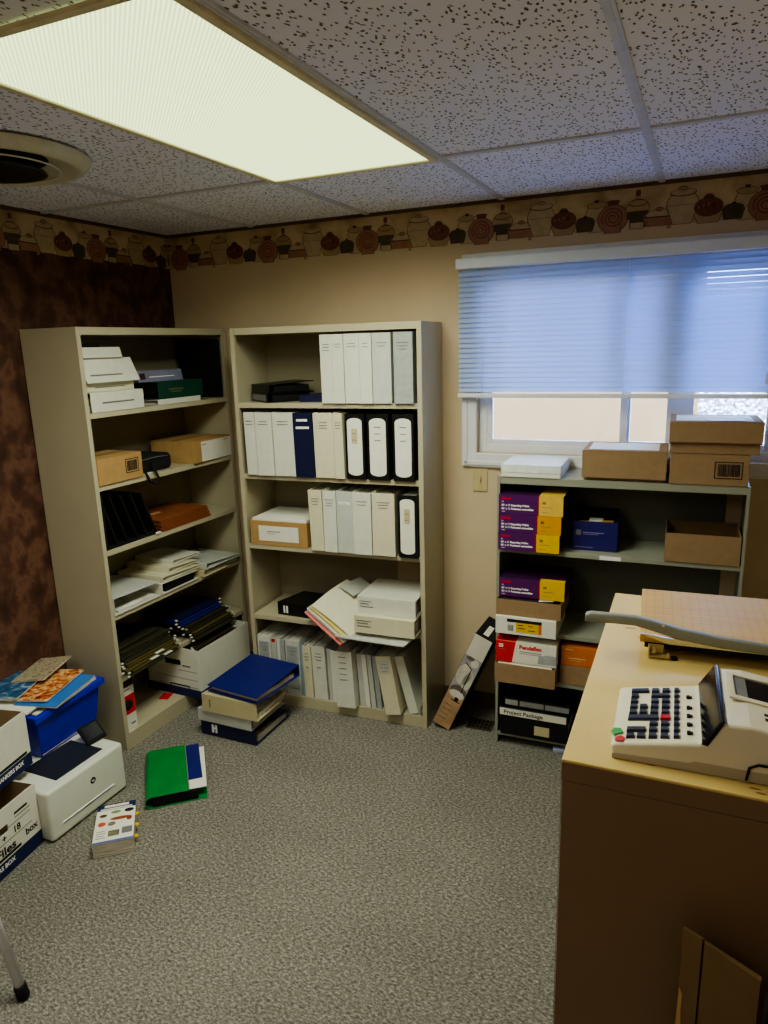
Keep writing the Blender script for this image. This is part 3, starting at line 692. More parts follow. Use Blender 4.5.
# black zip case with strap
r = thing('zip_case', 'small black soft case with a dangling strap beside the barcode carton', 'case'); LB.put(r, .285, .03, L2)
b = MB(); b.box((0, 0, 0), (.215, .18, .075)); b.build('case_body', mat('black_nylon', (22, 22, 28), .8, .15, 60, .4, 300), r, .022, 4)
MB().tube([(.02, .0, .055), (.0, -.03, .02), (.015, -.042, -.03), (.045, -.048, -.045), (.065, -.045, -.02), (.05, -.036, .02), (.07, -.005, .05)], .006, 8).build('strap', M_blacker, r)
MB().tube([(0.004, -.001, .062), (.1, -.003, .066), (.188, -.001, .062)], .0018, 6).build('zip', M_ink, r)
rbox('tag', (.075, .02, .0705), (.15, .05, .0715), M_bankb, r, 0)
o = tag(rbox('white_cable_tie', (0, 0, 0), (.06, .02, .006), M_tabw), 'small white clip under the black soft case', 'clip'); LB.put(o, .285, -.004, L2+.0005, None, .2)
c = carton(LB, (.605, -.012, L2), .298, .26, .106, 'brown carton with a white end label next to the black soft case', M_kraft, .04)
rbox('end_label', (.056, -.0012, .002), (.2975, -.0003, .099), M_paper, c, 0)
MB().box((.06, -.002, .083), (.095, -.0012, .087)).box((.235, -.002, .088), (.275, -.0012, .091)).build('label_print', M_ink, c)

# third shelf: black incline sorter and brown wallets
L3 = .9175
r = thing('file_sorter', 'black incline file sorter with tall slanted dividers', 'file sorter'); LB.put(r, .02, .0, L3)
b = MB(); b.box((0, .01, 0), (.335, .26, .012)); b.build('base', M_blacker, r, .002)
for i in range(6):
    x0_ = .012+i*.058; top = .235-.006*i
    b = MB(); lean_ = -.075 if i else -.0
    lean_ = max(lean_, -x0_+.002)
    b.prism([(x0_, .012), (x0_+.010, .012), (x0_+.010+lean_, top), (x0_+lean_, top)], .008, .27, 0, Matrix(((1, 0, 0, 0), (0, 0, 1, 0), (0, 1, 0, 0), (0, 0, 0, 1))))
    b.build('divider', M_blacker, r, .001)
o = tag(rbox('index_tab', (0, 0, 0), (.03, .004, .012), M_tabw), 'tiny white paper tab at the foot of the black file sorter', 'tab'); LB.put(o, .31, -.004, L3+.0005)
G = 'brown accordion wallets stacked beside the black file sorter'
for i in range(3):
    r = thing('expanding_wallet', ['rust brown accordion wallet at the bottom of the stack of three', 'rust brown accordion wallet in the middle of the stack of three', 'rust brown accordion wallet on top of its stack, small pale label'][i], 'folder', G)
    b = MB()
    for k in range(3): b.box((-.002*k, .002*k, k*.0060), (.345-.002*k, .25, k*.0060+.0046))
    b.box((.004, .012, .004), (.335, .25, .0165)); b.build('pocket', M_rust, r, .002, 1)
    if i == 2: rbox('label', (.08, .12, .0168), (.14, .15, .0175), mat('buff_label', (196, 150, 120), .8), r, 0)
    LB.put(r, .362, .0+.004*i, L3+.0005+i*.0182, None, .01*i)

# fourth shelf: seven white binders lying, wedge shaped
L4 = .6305
binder(LB, (.022, -.004, L4), FLATN, 'hollow white binder at the open near end of the fourth shelf', .078, .28, .275, M_white3, k=.9, paper=.15, rings=True)
binder(LB, (.312, -.004, L4), FLATN, 'empty white binder with dark inside lying low on the fourth shelf', .052, .28, .25, M_white, k=.85, paper=.93, rings=True, fill=M_blacker)
binder(LB, (.325, .0, L4+.053), FLATN, 'cream spined wedge binder resting on the empty dark binder', .026, .28, .26, M_white2, k=.5, paper=.5)
binder(LB, (.392, .02, L4+.075), FLATN, 'cream spined wedge binder one step up the sloping pile', .026, .27, .2, M_white2, k=.45, paper=.5)
binder(LB, (.455, .05, L4+.096), FLATN, 'white wedge binder at the top of the sloping pile', .022, .24, .2, M_white, k=.5, paper=.5)
binder(LB, (.59, -.02, L4), FLATN, 'flat brown edged folder tucked under the outermost wedge binder', .034, .27, .2, M_tan, k=.6, paper=.6, cat='binder')
binder(LB, (.60, -.03, L4+.0355), FLATN, 'pale wedge binder at the far end of the fourth shelf', .032, .285, .275, M_white3, k=.3, paper=.4)

# fifth shelf: hanging folders
def hanging_folder(m1, tab, name='hanging_folder'):
    r = thing(name, 'x', 'folder')
    b = MB(); b.prism([(.0, .0), (.005, -.001), (.0085, .004), (.006, .23), (.0, .235), (.0025, .228), (.0045, .01)], 0, .30, 0,
                      Matrix(((0, 0, 1, 0), (0, 1, 0, 0), (1, 0, 0, 0), (0, 0, 0, 1))))
    b.build('folder_card', m1, r)
    b = MB(); b.box((-.012, .006, .003), (.312, .012, .0055)); b.build('hanger_rod', M_steel, r)
    for s_ in (-1, 1):
        x_ = -.012 if s_ < 0 else .312
        MB().box((min(x_, x_+s_*.012), .003, .001), (max(x_, x_+s_*.009), .013, .0065)).build('hook', M_tabw if s_ < 0 or len(bpy.data.meshes) % 3 else M_steel, r, .001)
    if tab is not None: MB().box((tab, -.016, .002), (tab+.05, .002, .0055)).build('index_tab', M_tabw, r, .0005)
    return r
L5 = .3455
rnd = random.Random(5)
G = 'hanging folders piled flat on the fifth shelf'
spec = []
names = ['bottom', 'second', 'third', 'fourth', 'fifth', 'sixth', 'seventh', 'eighth', 'ninth']
for i in range(9): spec.append(('near', i, [M_olived, M_olive, M_olive, M_olive, M_olive, M_olived, M_olived, M_olived, M_olived][i], [None, .19, .14, .16, None, None, None, None, None][i]))
for i in range(9): spec.append(('far', i, [M_olived, M_olived, M_olive, M_olived, M_olived, M_olived, M_blue, M_blue, M_navy][i], None))
for pile, i, mm, tab in spec:
    o = hanging_folder(mm, tab)
    colr = {M_olive: 'olive green', M_olived: 'dark olive', M_blue: 'royal blue', M_navy: 'navy'}[mm]
    tb = ' with a white tab' if tab else ''
    o['label'] = f"{colr} hanging folder{tb}, {names[i]} up in the {'near' if pile == 'near' else 'far'} pile, fifth shelf"
    o['group'] = G
    if pile == 'near': LB.put(o, .030+.035*rnd.random()+.002*i, -.045+.010*i+.012*rnd.random(), L5+.0005+i*.0100, None, rnd.uniform(-.02, .03))
    else: LB.put(o, .430+.045*rnd.random()+.002*i, -.045+.010*i+.012*rnd.random(), L5+.0005+i*.0118, None, rnd.uniform(-.03, .03))
o = hanging_folder(M_olived, None); o['label'] = 'dark olive hanging folder lying across the back of the near pile'; o['group'] = G; LB.put(o, .03, .055, L5+.0945, None, .05)

# bottom: software box, red scrap, banker box
r = thing('software_box', 'slim white and red product box upright at the bookcase foot', 'box'); LB.put(r, .012, .02, .0755)
rbox('carton', (0, 0, 0), (.085, .17, .245), M_paper, r, .001)
rbox('red_panel', (.002, -.001, .075), (.083, -.0002, .165), M_red, r, 0); 
MB().lathe([(.001, 0), (.026, 0), (.026, .0008), (.001, .0008)], (.043, .12), 20, 0, Matrix(((1, 0, 0, 0), (0, 0, -1, -.001), (0, 1, 0, 0), (0, 0, 0, 1)))).build('picture', M_inkdk, r)
rbox('dark_band', (.002, -.001, .205), (.083, -.0002, .243), mat('dark_maroon', (60, 30, 30), .6), r, 0)
MB().box((.02, -.001, .19), (.06, -.0002, .194)).box((.05, -.001, .02), (.075, -.0002, .028)).build('label_print', M_ink, r)
o = tag(rbox('card_scrap', (0, 0, 0), (.06, .05, .004), M_red), 'small orange red card on the bottom shelf beside the banker box', 'card'); LB.put(o, .335, .055, .0755, None, .3)

def banker(F, pos, rz, w_, d_, h_, label, band, group=None, parts=''):
    """storage box: x = label side seen from the front (-y), d along y; tapered navy base band"""
    r = thing('banker_box', label, 'box', group); t = .004
    def slot_wall(b, x0, x1, y0, y1):  # short wall with a hand hole
        cx = (x0+x1)/2; hw = .05; za, zb = h_*.62, h_*.62+.028
        b.box((x0, y0, 0), (cx-hw, y1, h_)); b.box((cx+hw, y0, 0), (x1, y1, h_)); b.box((cx-hw, y0, 0), (cx+hw, y1, za)); b.box((cx-hw, y0, zb), (cx+hw, y1, h_))
    b = MB(); slot_wall(b, 0, w_, 0, t); slot_wall(b, 0, w_, d_-t, d_); b.box((0, t, 0), (t, d_-t, h_)); b.box((w_-t, t, 0), (w_, d_-t, h_)); b.box((t, t, 0), (w_-t, d_-t, t))
    b.build('box_walls', M_bankw, r, fix=False)
    b = MB(); b.box((t, t+.0006, t+.001), (t+.0006, d_-t, h_-.002)); b.box((w_-t-.0006, t, t), (w_-t, d_-t, h_-.002)); b.box((t, t, t), (w_-t, d_-t, t+.001))
    b.build('box_lining', M_bankin, r, fix=False)
    if band:
        b = MB(); e = .0008; bz = band
        b.box((-e, -e, 0), (w_+e, 0, bz)); b.box((-e, d_, 0), (w_+e, d_+e, bz)); b.box((-e, 0, 0), (0, d_, bz)); b.box((w_, 0, 0), (w_+e, d_, bz))
        b.build('navy_band', M_bankb, r, fix=False)
    F.put(r, *pos, None, rz)
    return r
# under the folders: near corner at (.425,-.563)
r = banker(W0, (.098, -.557, .0755), -.02+.0, .332, .40, .245, 'white banker box of dark folders sticking out of the bookcase bottom', .0)
b = MB(); b.box((.06, -.0012, .045), (.315, -.0002, .047)); b.box((.06, -.0012, .085), (.315, -.0002, .087)); b.box((.20, -.0012, .128), (.315, -.0002, .130)); b.box((.225, -.0012, .15), (.275, -.0002, .158)); b.build('printed_lines', M_ink, r)
b = MB(); b.box((.14, -.0016, .045), (.26, -.0012, .052)); b.box((.14, -.0016, .033), (.145, -.0012, .052)); b.box((.255, -.0016, .033), (.26, -.0012, .052)); b.build('printed_tray', M_inkdk, r)
lw = thing('navy_box_lid', 'navy cardboard tray underneath the white banker box', 'box lid')
open_tray('tray_walls', .342, .41, .042, M_bankb, M_bankb, lw); W0.put(lw, .093, -.562, .0757, None, -.02)
r.location.z += .0048
G2 = 'dark folders filed in the banker box'
for i in range(5):
    o = hanging_folder([M_olived, M_olive][i % 2], None); o['label'] = f'dark olive folder filed upright in the banker box, {names[i]} from its open long side'; o['group'] = G2
    # standing: card plane vertical along y
    o.location = (.40-.012-.012*i, -.52+.01*i, .31); o.rotation_euler = (Matrix.Rotation(pi/2, 3, 'Z') @ Matrix.Rotation(-pi/2-.16+.02*i, 3, 'X')).to_euler()

# ------------------------------------------------------------------ low unit below the window
S0 = 1.1985
r = thing('flat_box', 'flat white box on the low shelf unit near the wall plate', 'box'); SS.put(r, .018, -.003, S0)
rbox('box_base', (0, 0, 0), (.232, .25, .040), M_paper, r, .001); rbox('lid', (-.002, -.002, .018), (.234, .252, .050), mat('soft_white_card', (226, 228, 228), .6), r, .001)
def lid_box(F, pos, w_, d_, h_, label, rz=0, tilt=0, lz=.1):
    r = thing('lidded_carton', label, 'box')
    MB().box((.004, .018, 0), (w_-.004, d_-.004, h_-.02), 0).build('carton_body', M_kraft2, r, .002)
    b = MB(); b.box((0, 0, h_*lz), (w_, .003, h_-.003)); b.box((0, 0, h_-.003), (w_, d_, h_)); b.box((0, 0, h_*.3), (.003, d_, h_-.003)); b.box((w_-.003, 0, h_*.3), (w_, d_, h_-.003))
    b.build('lid', M_kraft2, r, .001)
    MB().box((.02, .03, h_+.0002), (w_-.03, d_-.04, h_+.0012)).build('top_label', M_paper, r)
    F.put(r, *pos, None, rz); return r
lid_box(SS, (.332, -.008, S0), .302, .25, .118, 'brown lidded carton with pale top sheet in the middle of the low unit')
c = carton(SS, (.645, -.003, S0), .262, .25, .112, 'brown carton with a boxed barcode beside the window end', M_kraft2, 0)
barcode(c, .15, .026, .092, .062, seed=9)
r = lid_box(SS, (.637, -.012, S0+.1135), .304, .255, .118, 'brown lidded carton resting on the barcode carton at the window', lz=.36)
o = tag(rbox('envelope', (0, 0, 0), (.12, .05, .0015), M_whiteink), 'white strip of paper lying on the upper lidded carton', 'paper'); SS.put(o, .77, -.008, S0+.2335, None, .2)

def purple_box(F, pos, label, w_=.267, d_=.22, h_=.074, ym=None, group=None, rz=0, topd=.22):
    r = thing('folder_box', label, 'box', group)
    MB().box((0, 0, 0), (w_, d_, h_)).build('carton', mat('plum_print', (58, 20, 66), .5), r, .001)
    rbox('purple_panel', (.0005, -.001, .0005), (w_*.63, -.0001, h_-.0005), M_purple, r, 0)
    rbox('yellow_panel', (w_*.63, -.001, .0005), (w_-.0005, -.0001, h_-.0005), ym or M_yellow, r, 0)
    rbox('yellow_top', (w_*.63, .0, h_), (w_-.0005, topd, h_+.0006), ym or M_yellow, r, 0)
    rbox('red_stripe', (w_*.60, -.0014, .0005), (w_*.63, -.001, h_-.0005), mat('dark_red_print', (140, 20, 50), .5), r, 0)
    text('Smead', .014, M_red, r, MF(.012, -.0012, h_*.76), bold=.0008)
    text('50', .008, M_whiteink, r, MF(.012, -.0012, h_*.60))
    text('8½ x 11 Expanding Wallet', .0105, M_whiteink, r, MF(.012, -.0012, h_*.42), bold=.0005, sx=.98)
    text('8½ x 11 Pochettes extensibles', .0105, M_whiteink, r, MF(.012, -.0012, h_*.24), bold=.0005, sx=.98)
    text('100%', .007, M_whiteink, r, MF(.012, -.0012, h_*.10))
    text('50', .014, M_inkdk, r, MF(w_*.68, -.0012, h_*.60), bold=.0004)
    b = MB(); b.box((w_*.68, -.0013, h_*.42), (w_*.84, -.001, h_*.45)); b.box((w_*.68, -.0013, h_*.18), (w_*.78, -.001, h_*.20)); b.build('fine_print', M_ink, r)
    F.put(r, *pos, None, rz); return r
G = 'purple and yellow folder boxes on the low unit'
purple_box(SS, (.0130, -.032, .9005), 'purple and bright yellow box lowest in the stack of three', .246, group=G)
purple_box(SS, (.0135, -.030, .9755), 'purple and amber box in the middle of the stack of three', .250, ym=M_yellow2, group=G)
purple_box(SS, (.0135, -.028, 1.0505), 'purple and yellow box on top of the stack of three', .256, h_=.080, ym=mat('pale_yellow_print', (222, 186, 84), .5), group=G)
# blue box with open top
r = thing('hanger_box', 'dark blue open box with yellow packets beside the purple stack', 'box'); SS.put(r, .298, .055, .9005)
open_tray('carton', .172, .15, .120, mat('indigo_print', (34, 30, 104), .45), M_blacker, r)
b = MB(); b.box((.012, -.001, .062), (.032, -.0002, .084)); b.build('pale_mark', M_ink, r)
b = MB(); b.box((.04, -.001, .072), (.12, -.0002, .076)); b.box((.04, -.001, .066), (.10, -.0002, .068)); b.box((.01, -.001, .012), (.08, -.0002, .014)); b.build('fine_print', mat('lilac_ink', (130, 120, 170), .6), r)
MB().box((0, .150, .10), (.165, .154, .145)).build('rear_flap', M_blacker, r)
for i, (x_, y_, rz_, m_) in enumerate([(.01, .02, .2, M_yellow), (.09, .04, -.1, M_yellow), (.05, .06, .1, M_paper)]):
    o = tag(rbox('packet', (0, 0, 0), (.055, .05, .1), m_), ['yellow packet near the corner of the dark blue box', 'yellow packet in the middle of the dark blue box', 'white packet between the yellow ones in the dark blue box'][i], 'packet'); SS.put(o, .302+x_, .06+y_, .9055+.002*i, None, rz_*.2)
r = thing('open_carton', 'open topped brown carton on the upper shelf of the low unit', 'box'); SS.put(r, .645, -.003, .9005)
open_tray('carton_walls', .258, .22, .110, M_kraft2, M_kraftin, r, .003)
o = tag(rbox('shelf_label', (0, -.0012, 0), (.08, 0, .016), M_whiteink, None, 0), 'small white sticker on the upper shelf edge of the low unit', 'sticker'); SS.put(o, .41, .0025, .8815)
# second level
r = thing('flat_file_box', 'white box with dark and yellow label under the brown tray', 'box'); SS.put(r, .0125, -.062, .5475)
rbox('carton', (0, 0, 0), (.248, .26, .077), M_paper, r, .002)
rbox('dark_band', (.048, -.001, .055), (.19, -.0002, .068), M_inkdk, r, 0); rbox('yellow_label', (.085, -.001, .014), (.178, -.0002, .055), M_yellow, r, 0); rbox('orange_label', (.178, -.001, .014), (.19, -.0002, .055), M_orange, r, 0)
barc = MB(); [barc.box((.052+.0035*i, -.001, .016), (.0535+.0035*i, -.0002, .042)) for i in range(7)]; barc.build('barcode', M_inkdk, r)
barc = MB(); barc.box((.092, -.0016, .043), (.115, -.001, .046)); barc.box((.092, -.0016, .03), (.125, -.001, .033)); barc.box((.135, -.0016, .043), (.155, -.001, .046)); barc.box((.135, -.0016, .024), (.165, -.001, .027)); barc.build('fine_print', M_inkdk, r)
r = thing('brown_tray', 'shallow open brown tray holding a purple folder box', 'tray'); SS.put(r, .0130, -.05, .6255)
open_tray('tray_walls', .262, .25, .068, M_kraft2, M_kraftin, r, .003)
o = tag(rbox('pencil_bundle', (0, 0, 0), (.22, .18, .062), mat('bundle_dark', (40, 34, 40), .7)), 'dark packets filling the brown tray beneath the purple box', 'packet'); SS.put(o, .022, -.035, .6295)
for i in range(2):
    o = tag(rbox('strip', (0, 0, 0), (.06, .008, .003), M_paper), ['pale strip lying nearer the front lip of the brown tray', 'pale strip lying behind the other in the brown tray'][i], 'strip'); SS.put(o, .185, -.04+.016*i, .6930, None, .35)
purple_box(SS, (.0155, -.02, .6975), 'single purple and yellow folder box sitting in the brown tray', .268, h_=.079, group=G, topd=.03)
# third level
r = thing('brown_tray', 'open brown tray under the red and white box', 'tray'); SS.put(r, .0125, -.07, .3305)
open_tray('tray_walls', .250, .26, .086, M_kraft2, M_kraftin, r, .003)
o = tag(rbox('paper_pad', (0, 0, 0), (.225, .2, .078), M_paper), 'pad of white paper hidden in the tray under the red box', 'pad'); SS.put(o, .022, -.055, .3345)
r = thing('hanging_folder_box', 'red and white hanging folder box above a brown tray', 'box'); SS.put(r, .0125, -.05, .4170)
rbox('carton', (0, 0, 0), (.250, .23, .095), M_paper, r, .001)
MB().prism([(.0005, .001), (.068, .001), (.084, .094), (.0005, .094)], 0, .0008, 0, Matrix(((1, 0, 0, 0), (0, 0, -1, 0), (0, 1, 0, 0), (0, 0, 0, 1)))).build('red_panel', M_red, r)
rbox('red_top', (.0005, 0, .095), (.084, .23, .0955), M_red, r, 0)
text('Pendaflex', .024, M_red, r, MF(.098, -.0004, .066), bold=.0009)
text('25', .02, M_whiteink, r, MF(.012, -.0012, .066), bold=.0008)
MB().prism([(.175, .01), (.25, .01), (.25, .05), (.21, .052), (.195, .046), (.18, .05)], 0, .0006, 0, Matrix(((1, 0, 0, 0), (0, 0, -1, 0), (0, 1, 0, 0), (0, 0, 0, 1)))).build('folder_picture', M_clear, r)
b = MB(); b.box((.10, -.0008, .052), (.19, -.0002, .055)); b.box((.10, -.0008, .044), (.18, -.0002, .046)); b.box((.015, -.0018, .055), (.04, -.001, .057)); b.build('fine_print', M_ink, r)
r = thing('orange_box', 'orange box above an open brown tray beside the red one', 'box'); SS.put(r, .275, .0, .4170)
rbox('carton', (0, 0, 0), (.20, .2, .082), M_orange, r, .001)
b = MB(); b.box((.03, -.001, .03), (.10, -.0002, .034)); b.box((.03, -.001, .022), (.08, -.0002, .024)); b.box((.015, -.001, .068), (.05, -.0002, .072)); b.build('fine_print', M_tan, r)
r = thing('brown_tray', 'open brown tray under the orange box', 'tray'); SS.put(r, .27, -.0, .3305)
open_tray('tray_walls', .21, .25, .0855, M_kraft2, M_kraftin, r, .003)
# bottom
binder(SS, (.315, -.008, .0555), FLATF, 'black case binder with a pale square label at the bottom of the low unit', .090, .29, .25, M_black, marks=[(.2, .27, .68, .49, M_tan)])
r = binder(SS, (.312, -.010, .1465), FLATF, 'binder with a white lettered spine in the low unit stack', .036, .292, .25, M_black, marks=[(.06, .02, .94, .99, M_paper)])
text('Project Package', .024, M_inkdk, r, Matrix(((0, 1, 0, .010), (0, 0, -1, -.0024), (-1, 0, 0, .272), (0, 0, 0, 1))), bold=.0003, sx=1.1)
binder(SS, (.322, .01, .1835), FLATF, 'black binder with a grey spine strip on top of its stack', .040, .285, .24, M_black, marks=[(.15, .03, .75, .38, M_clear), (.15, .40, .75, .76, M_clear), (.15, .79, .75, .98, M_white3)])

# leaning narrow carton with product photograph
lc = thing('picture_carton', 'tall narrow carton with a chair photograph leaning on the low unit', 'box')
P0 = Vector((1.592, -.279, .001)); l_ = Vector((.40, .04, .92)).normalized(); w2 = Vector((.93, 0, -.38)); w2 = (w2-l_*w2.dot(l_)).normalized(); n2 = l_.cross(w2)
lc.location = P0-w2*.085; lc.rotation_euler = cols(tuple(w2), tuple(n2), tuple(l_)).to_euler()
rbox('carton', (0, 0, 0), (.085, .235, .495), M_blacker, lc, .001)
ph = [mat('photo_wood', (168, 136, 104), .5, .25, 18), mat('photo_pale', (206, 200, 190), .5, .1, 10), mat('photo_cushion', (196, 190, 178), .5, .15, 25), mat('photo_shade', (104, 92, 80), .5, .3, 30), M_blacker, mat('photo_lilac', (160, 154, 160), .5, .2, 20)]
b = MB(); MFm = Matrix(((1, 0, 0, 0), (0, 0, -1, 0), (0, 1, 0, 0), (0, 0, 0, 1)))
def FP(poly, mi, lay): b.prism(poly, 0, .0005+.0003*lay, mi, MFm)
FP(rectp(.001, .001, .084, .20), 0, 0); FP(rectp(.001, .20, .084, .385), 5, 0); FP(rectp(.001, .385, .084, .494), 1, 0)
FP(ell(.035, .29, .034, .055), 2, 1); FP(ell(.062, .265, .022, .05), 2, 1); FP(ell(.045, .20, .04, .03), 3, 1); FP(ell(.045, .183, .036, .02), 1, 2); FP(ell(.058, .36, .018, .02), 1, 1); FP(ell(.03, .375, .02, .01), 3, 1)
FP([(.056, .20), (.060, .20), (.058, .33), (.054, .33)], 4, 3); FP([(.02, .345), (.055, .328), (.056, .333), (.02, .35)], 4, 3); FP(rectp(.045, .15, .062, .17), 4, 3); FP(rectp(.03, .147, .075, .151), 4, 3)
for i in range(4): FP(rectp(.014, .04+i*.025, .05, .043+i*.025), 3, 2); FP(rectp(.008, .040+i*.025, .011, .043+i*.025), 4, 2)
b.build('photo_print', ph, lc, fix=False)
rbox('white_sticker', (.03, .03, .495), (.055, .14, .4956), M_paper, lc, 0)

# ------------------------------------------------------------------ floor items
# stack of four binders
binder(W0, (.838, -.715, .0005), FLATF, 'navy binder at the bottom of the floor stack by the bookcases', .074, .30, .285, M_navy, k=.4, paper=.5,
       marks=[(.25, .76, .8, .80, M_whiteink), (.25, .70, .8, .735, M_whiteink), (.5, .73, .62, .77, M_whiteink)], rz=0)
binder(W0, (.825, -.725, .0750), FLATF, 'pale grey binder second from the bottom of the floor stack', .060, .292, .275, M_white3, k=.45, paper=.4, rz=.0)
binder(W0, (.868, -.735, .1355), FLATF, 'tan spined hollow binder third from the bottom of the floor stack', .086, .292, .28, M_tan, k=.62, paper=.25, rz=.02, rings=True, marks=[(.3, .84, .75, .86, M_ink)])
binder(W0, (.622, -.400, .2225), FLATF, 'royal blue binder lying open edged on top of the floor stack', .056, .285, .315, M_blue, k=.55, paper=.4, rz=pi-.10, rings=True)

# green zip folder holding a blue folder
gf = thing('vinyl_portfolio', 'bright green vinyl portfolio lying on the carpet', 'folder')
ang = math.atan2(.16, .20)
A_ = Vector((.700, -1.255, 0)); B_ = Vector((.878, -1.095, 0)); D_ = Vector((.455, -.985, 0))
ux = (B_-A_).normalized(); ang = math.atan2(ux.y, ux.x); W_ = (B_-A_).length; L_ = .345
gf.location = (A_.x-.008, A_.y-.006, .001); gf.rotation_euler = (0, 0, ang)
prof = [(.0, .028)]
b = MB(); t = .003; n = 8; R_ = .026
sec = [(W_-.0, .0), (.03, .0)]+[(.03-R_*math.sin(pi*i/n), R_-R_*math.cos(pi*i/n)) for i in range(1, n)]+[(.03, 2*R_), (W_*.72, 2*R_-.001)]
sec_in = [(x if x > .03 else .03+(x-.03)*(1-t/R_), (z-R_)*(1-t/R_)+R_) for x, z in sec]
n_ = len(sec)
vs = [(x, y_, z) for y_ in (0, L_) for x, z in sec+sec_in]
f = []
for i in range(n_-1): f += [(i, i+1, 2*n_+i+1, 2*n_+i), (n_+i, 3*n_+i, 3*n_+i+1, n_+i+1), (i, n_+i, n_+i+1, i+1), (2*n_+i, 2*n_+i+1, 3*n_+i+1, 3*n_+i)]
f += [(0, 2*n_, 3*n_, n_), (n_-1, 2*n_-1, 4*n_-1, 3*n_-1)]
b.add(vs, f, 0, None, False); b.build('cover', M_kelly, gf, .0006, 1)
rbox('cover_edge', (W_*.708, L_*.02, .0515), (W_*.722, L_*.98, .0528), M_ink, gf, .0003)
MB().box((.03, .004, .004), (W_-.035, L_-.01, .038)).build('filling', M_blacker, gf, .002)
MW = Matrix.Translation(gf.location) @ Matrix.Rotation(ang, 4, 'Z')
o = tag(rbox('document_folder', (0, 0, 0), (.150, .265, .003), M_blue), 'royal blue folder slipped inside the green portfolio', 'folder')
o.location = MW @ Vector((W_-.162, .078, .0445)); o.rotation_euler = (0, 0, ang)
o = tag(rbox('loose_papers', (0, 0, 0), (.160, .300, .005), M_paper), 'white papers jutting out of the green portfolio', 'papers')
o.location = MW @ Vector((W_-.160, .022, .0390)); o.rotation_euler = (0, 0, ang-.03)

# catalogue
ct = thing('catalogue', 'thick catalogue with product pictures lying by the printer', 'catalogue')
Ac = Vector((.714, -1.538, 0)); Bc = Vector((.818, -1.450, 0)); Dc = Vector((.577, -1.363, 0)); wv = (Bc-Ac); aC = math.atan2(wv.y, wv.x); wc = wv.length; lcn = .225
ct.location = (Ac.x, Ac.y, .001); ct.rotation_euler = (0, 0, aC)
rbox('page_block', (.001, .001, .0), (wc-.001, lcn-.001, .055), M_pagesv, ct, .001)
b = MB(); b.box((0, 0, .055), (wc, lcn, .0565), 0); b.box((0, 0, 0), (.0012, lcn, .055), 0)
def TP(poly, mi, lay=1): b.prism(poly, .0565, .0565+.0003*lay, mi)
TP(rectp(0, lcn-.035, wc, lcn), 1); TP(rectp(.025, lcn-.020, wc-.025, lcn-.006), 0, 2); TP(rectp(.012, lcn-.033, wc-.012, lcn-.026), 0, 2); TP(rectp(0, 0, wc, .010), 2)
def cpos(u, v_): return (u*wc, v_*lcn)
for (u, v_, ru, rv, mi) in [(.18, .70, .014, .009, 3), (.50, .76, .018, .010, 4), (.84, .76, .017, .011, 5), (.62, .58, .036, .010, 6), (.86, .54, .01, .014, 6), (.42, .46, .014, .012, 7), (.17, .48, .014, .013, 8)]:
    x_, y_ = cpos(u, v_); TP(ell(x_, y_, ru, rv, 9), mi)
for (u0, v0, u1, v1, mi) in [(.36, .14, .64, .28, 7), (.70, .16, .96, .32, 9)]: TP(rectp(u0*wc, v0*lcn, u1*wc, v1*lcn), mi)
for i in range(4): TP(rectp(.06*wc, (.12+.055*i)*lcn, (.30-.03*(i % 2))*wc, (.135+.055*i)*lcn), 9)
b.build('cover', [M_paper, M_bankb, mat('light_blue_print', (90, 110, 170), .5), mat('print_brown', (90, 60, 40), .5, .3, 90), mat('print_green', (120, 150, 100), .5, .3, 90), M_inkdk, mat('print_rust', (150, 80, 50), .5, .3, 90), mat('print_khaki', (120, 116, 92), .5, .4, 90), mat('print_coral', (200, 90, 70), .5, .3, 90), M_ink], ct, fix=False)
for i in range(3): rbox('sticky_flag', (wc-.004, .05+i*.055, .02+.008*i), (wc+.012, .065+i*.055, .021+.008*i), M_yellow, ct, 0)

# printer
pr_ = thing('printer', 'white desktop printer with dark lid panel on the carpet', 'printer'); pr_.location = (.13, -1.535, .0); 
pw, pd, phh = .388, .368, .205     # x depth, y width
b = MB(); b.box((0, 0, .006), (pw, pd, phh)); b.build('printer_body', M_printer, pr_, .012, 4)
rbox('base', (.012, .012, 0), (pw-.006, pd-.012, .04), mat('printer_grey', (186, 188, 178), .5), pr_, .01)
rbox('lid_panel', (.18, .075, phh+.0002), (.352, .300, phh+.003), M_printdk, pr_, .0012)
b = MB(); b.box((pw-.0002, .055, .052), (pw+.0008, .295, .056)); b.build('paper_slot', M_inkdk, pr_)
b = MB(); b.box((pw, .05, .057), (pw+.0035, .30, .0595)); b.build('tray_edge', M_whiteink, pr_)
b = MB(); b.lathe([(.001, 0), (.0125, 0), (.0125, .001), (.001, .001)], (.205, .135), 24, 0, Matrix(((0, 0, 1, pw), (1, 0, 0, 0), (0, 1, 0, 0), (0, 0, 0, 1)))); b.build('badge', M_inkdk, pr_)
text('hp', .0135, M_whiteink, pr_, MR(pw+.0012, .198, .1310), name='logo', bold=.0002)
MCt = Matrix.Translation((.262, pd-.030, phh+.034)) @ Matrix.Rotation(math.radians(-6), 4, 'Z') @ Matrix.Rotation(math.radians(42), 4, 'Y')
b = MB(); b.box((-.042, -.045, -.010), (.042, .045, .004), 0, MCt); b.build('control_panel', M_blacker, pr_, .004)
b = MB(); b.box((-.034, -.036, .0043), (.026, .036, .0050), 0, MCt); b.build('touch_screen', M_screen, pr_)

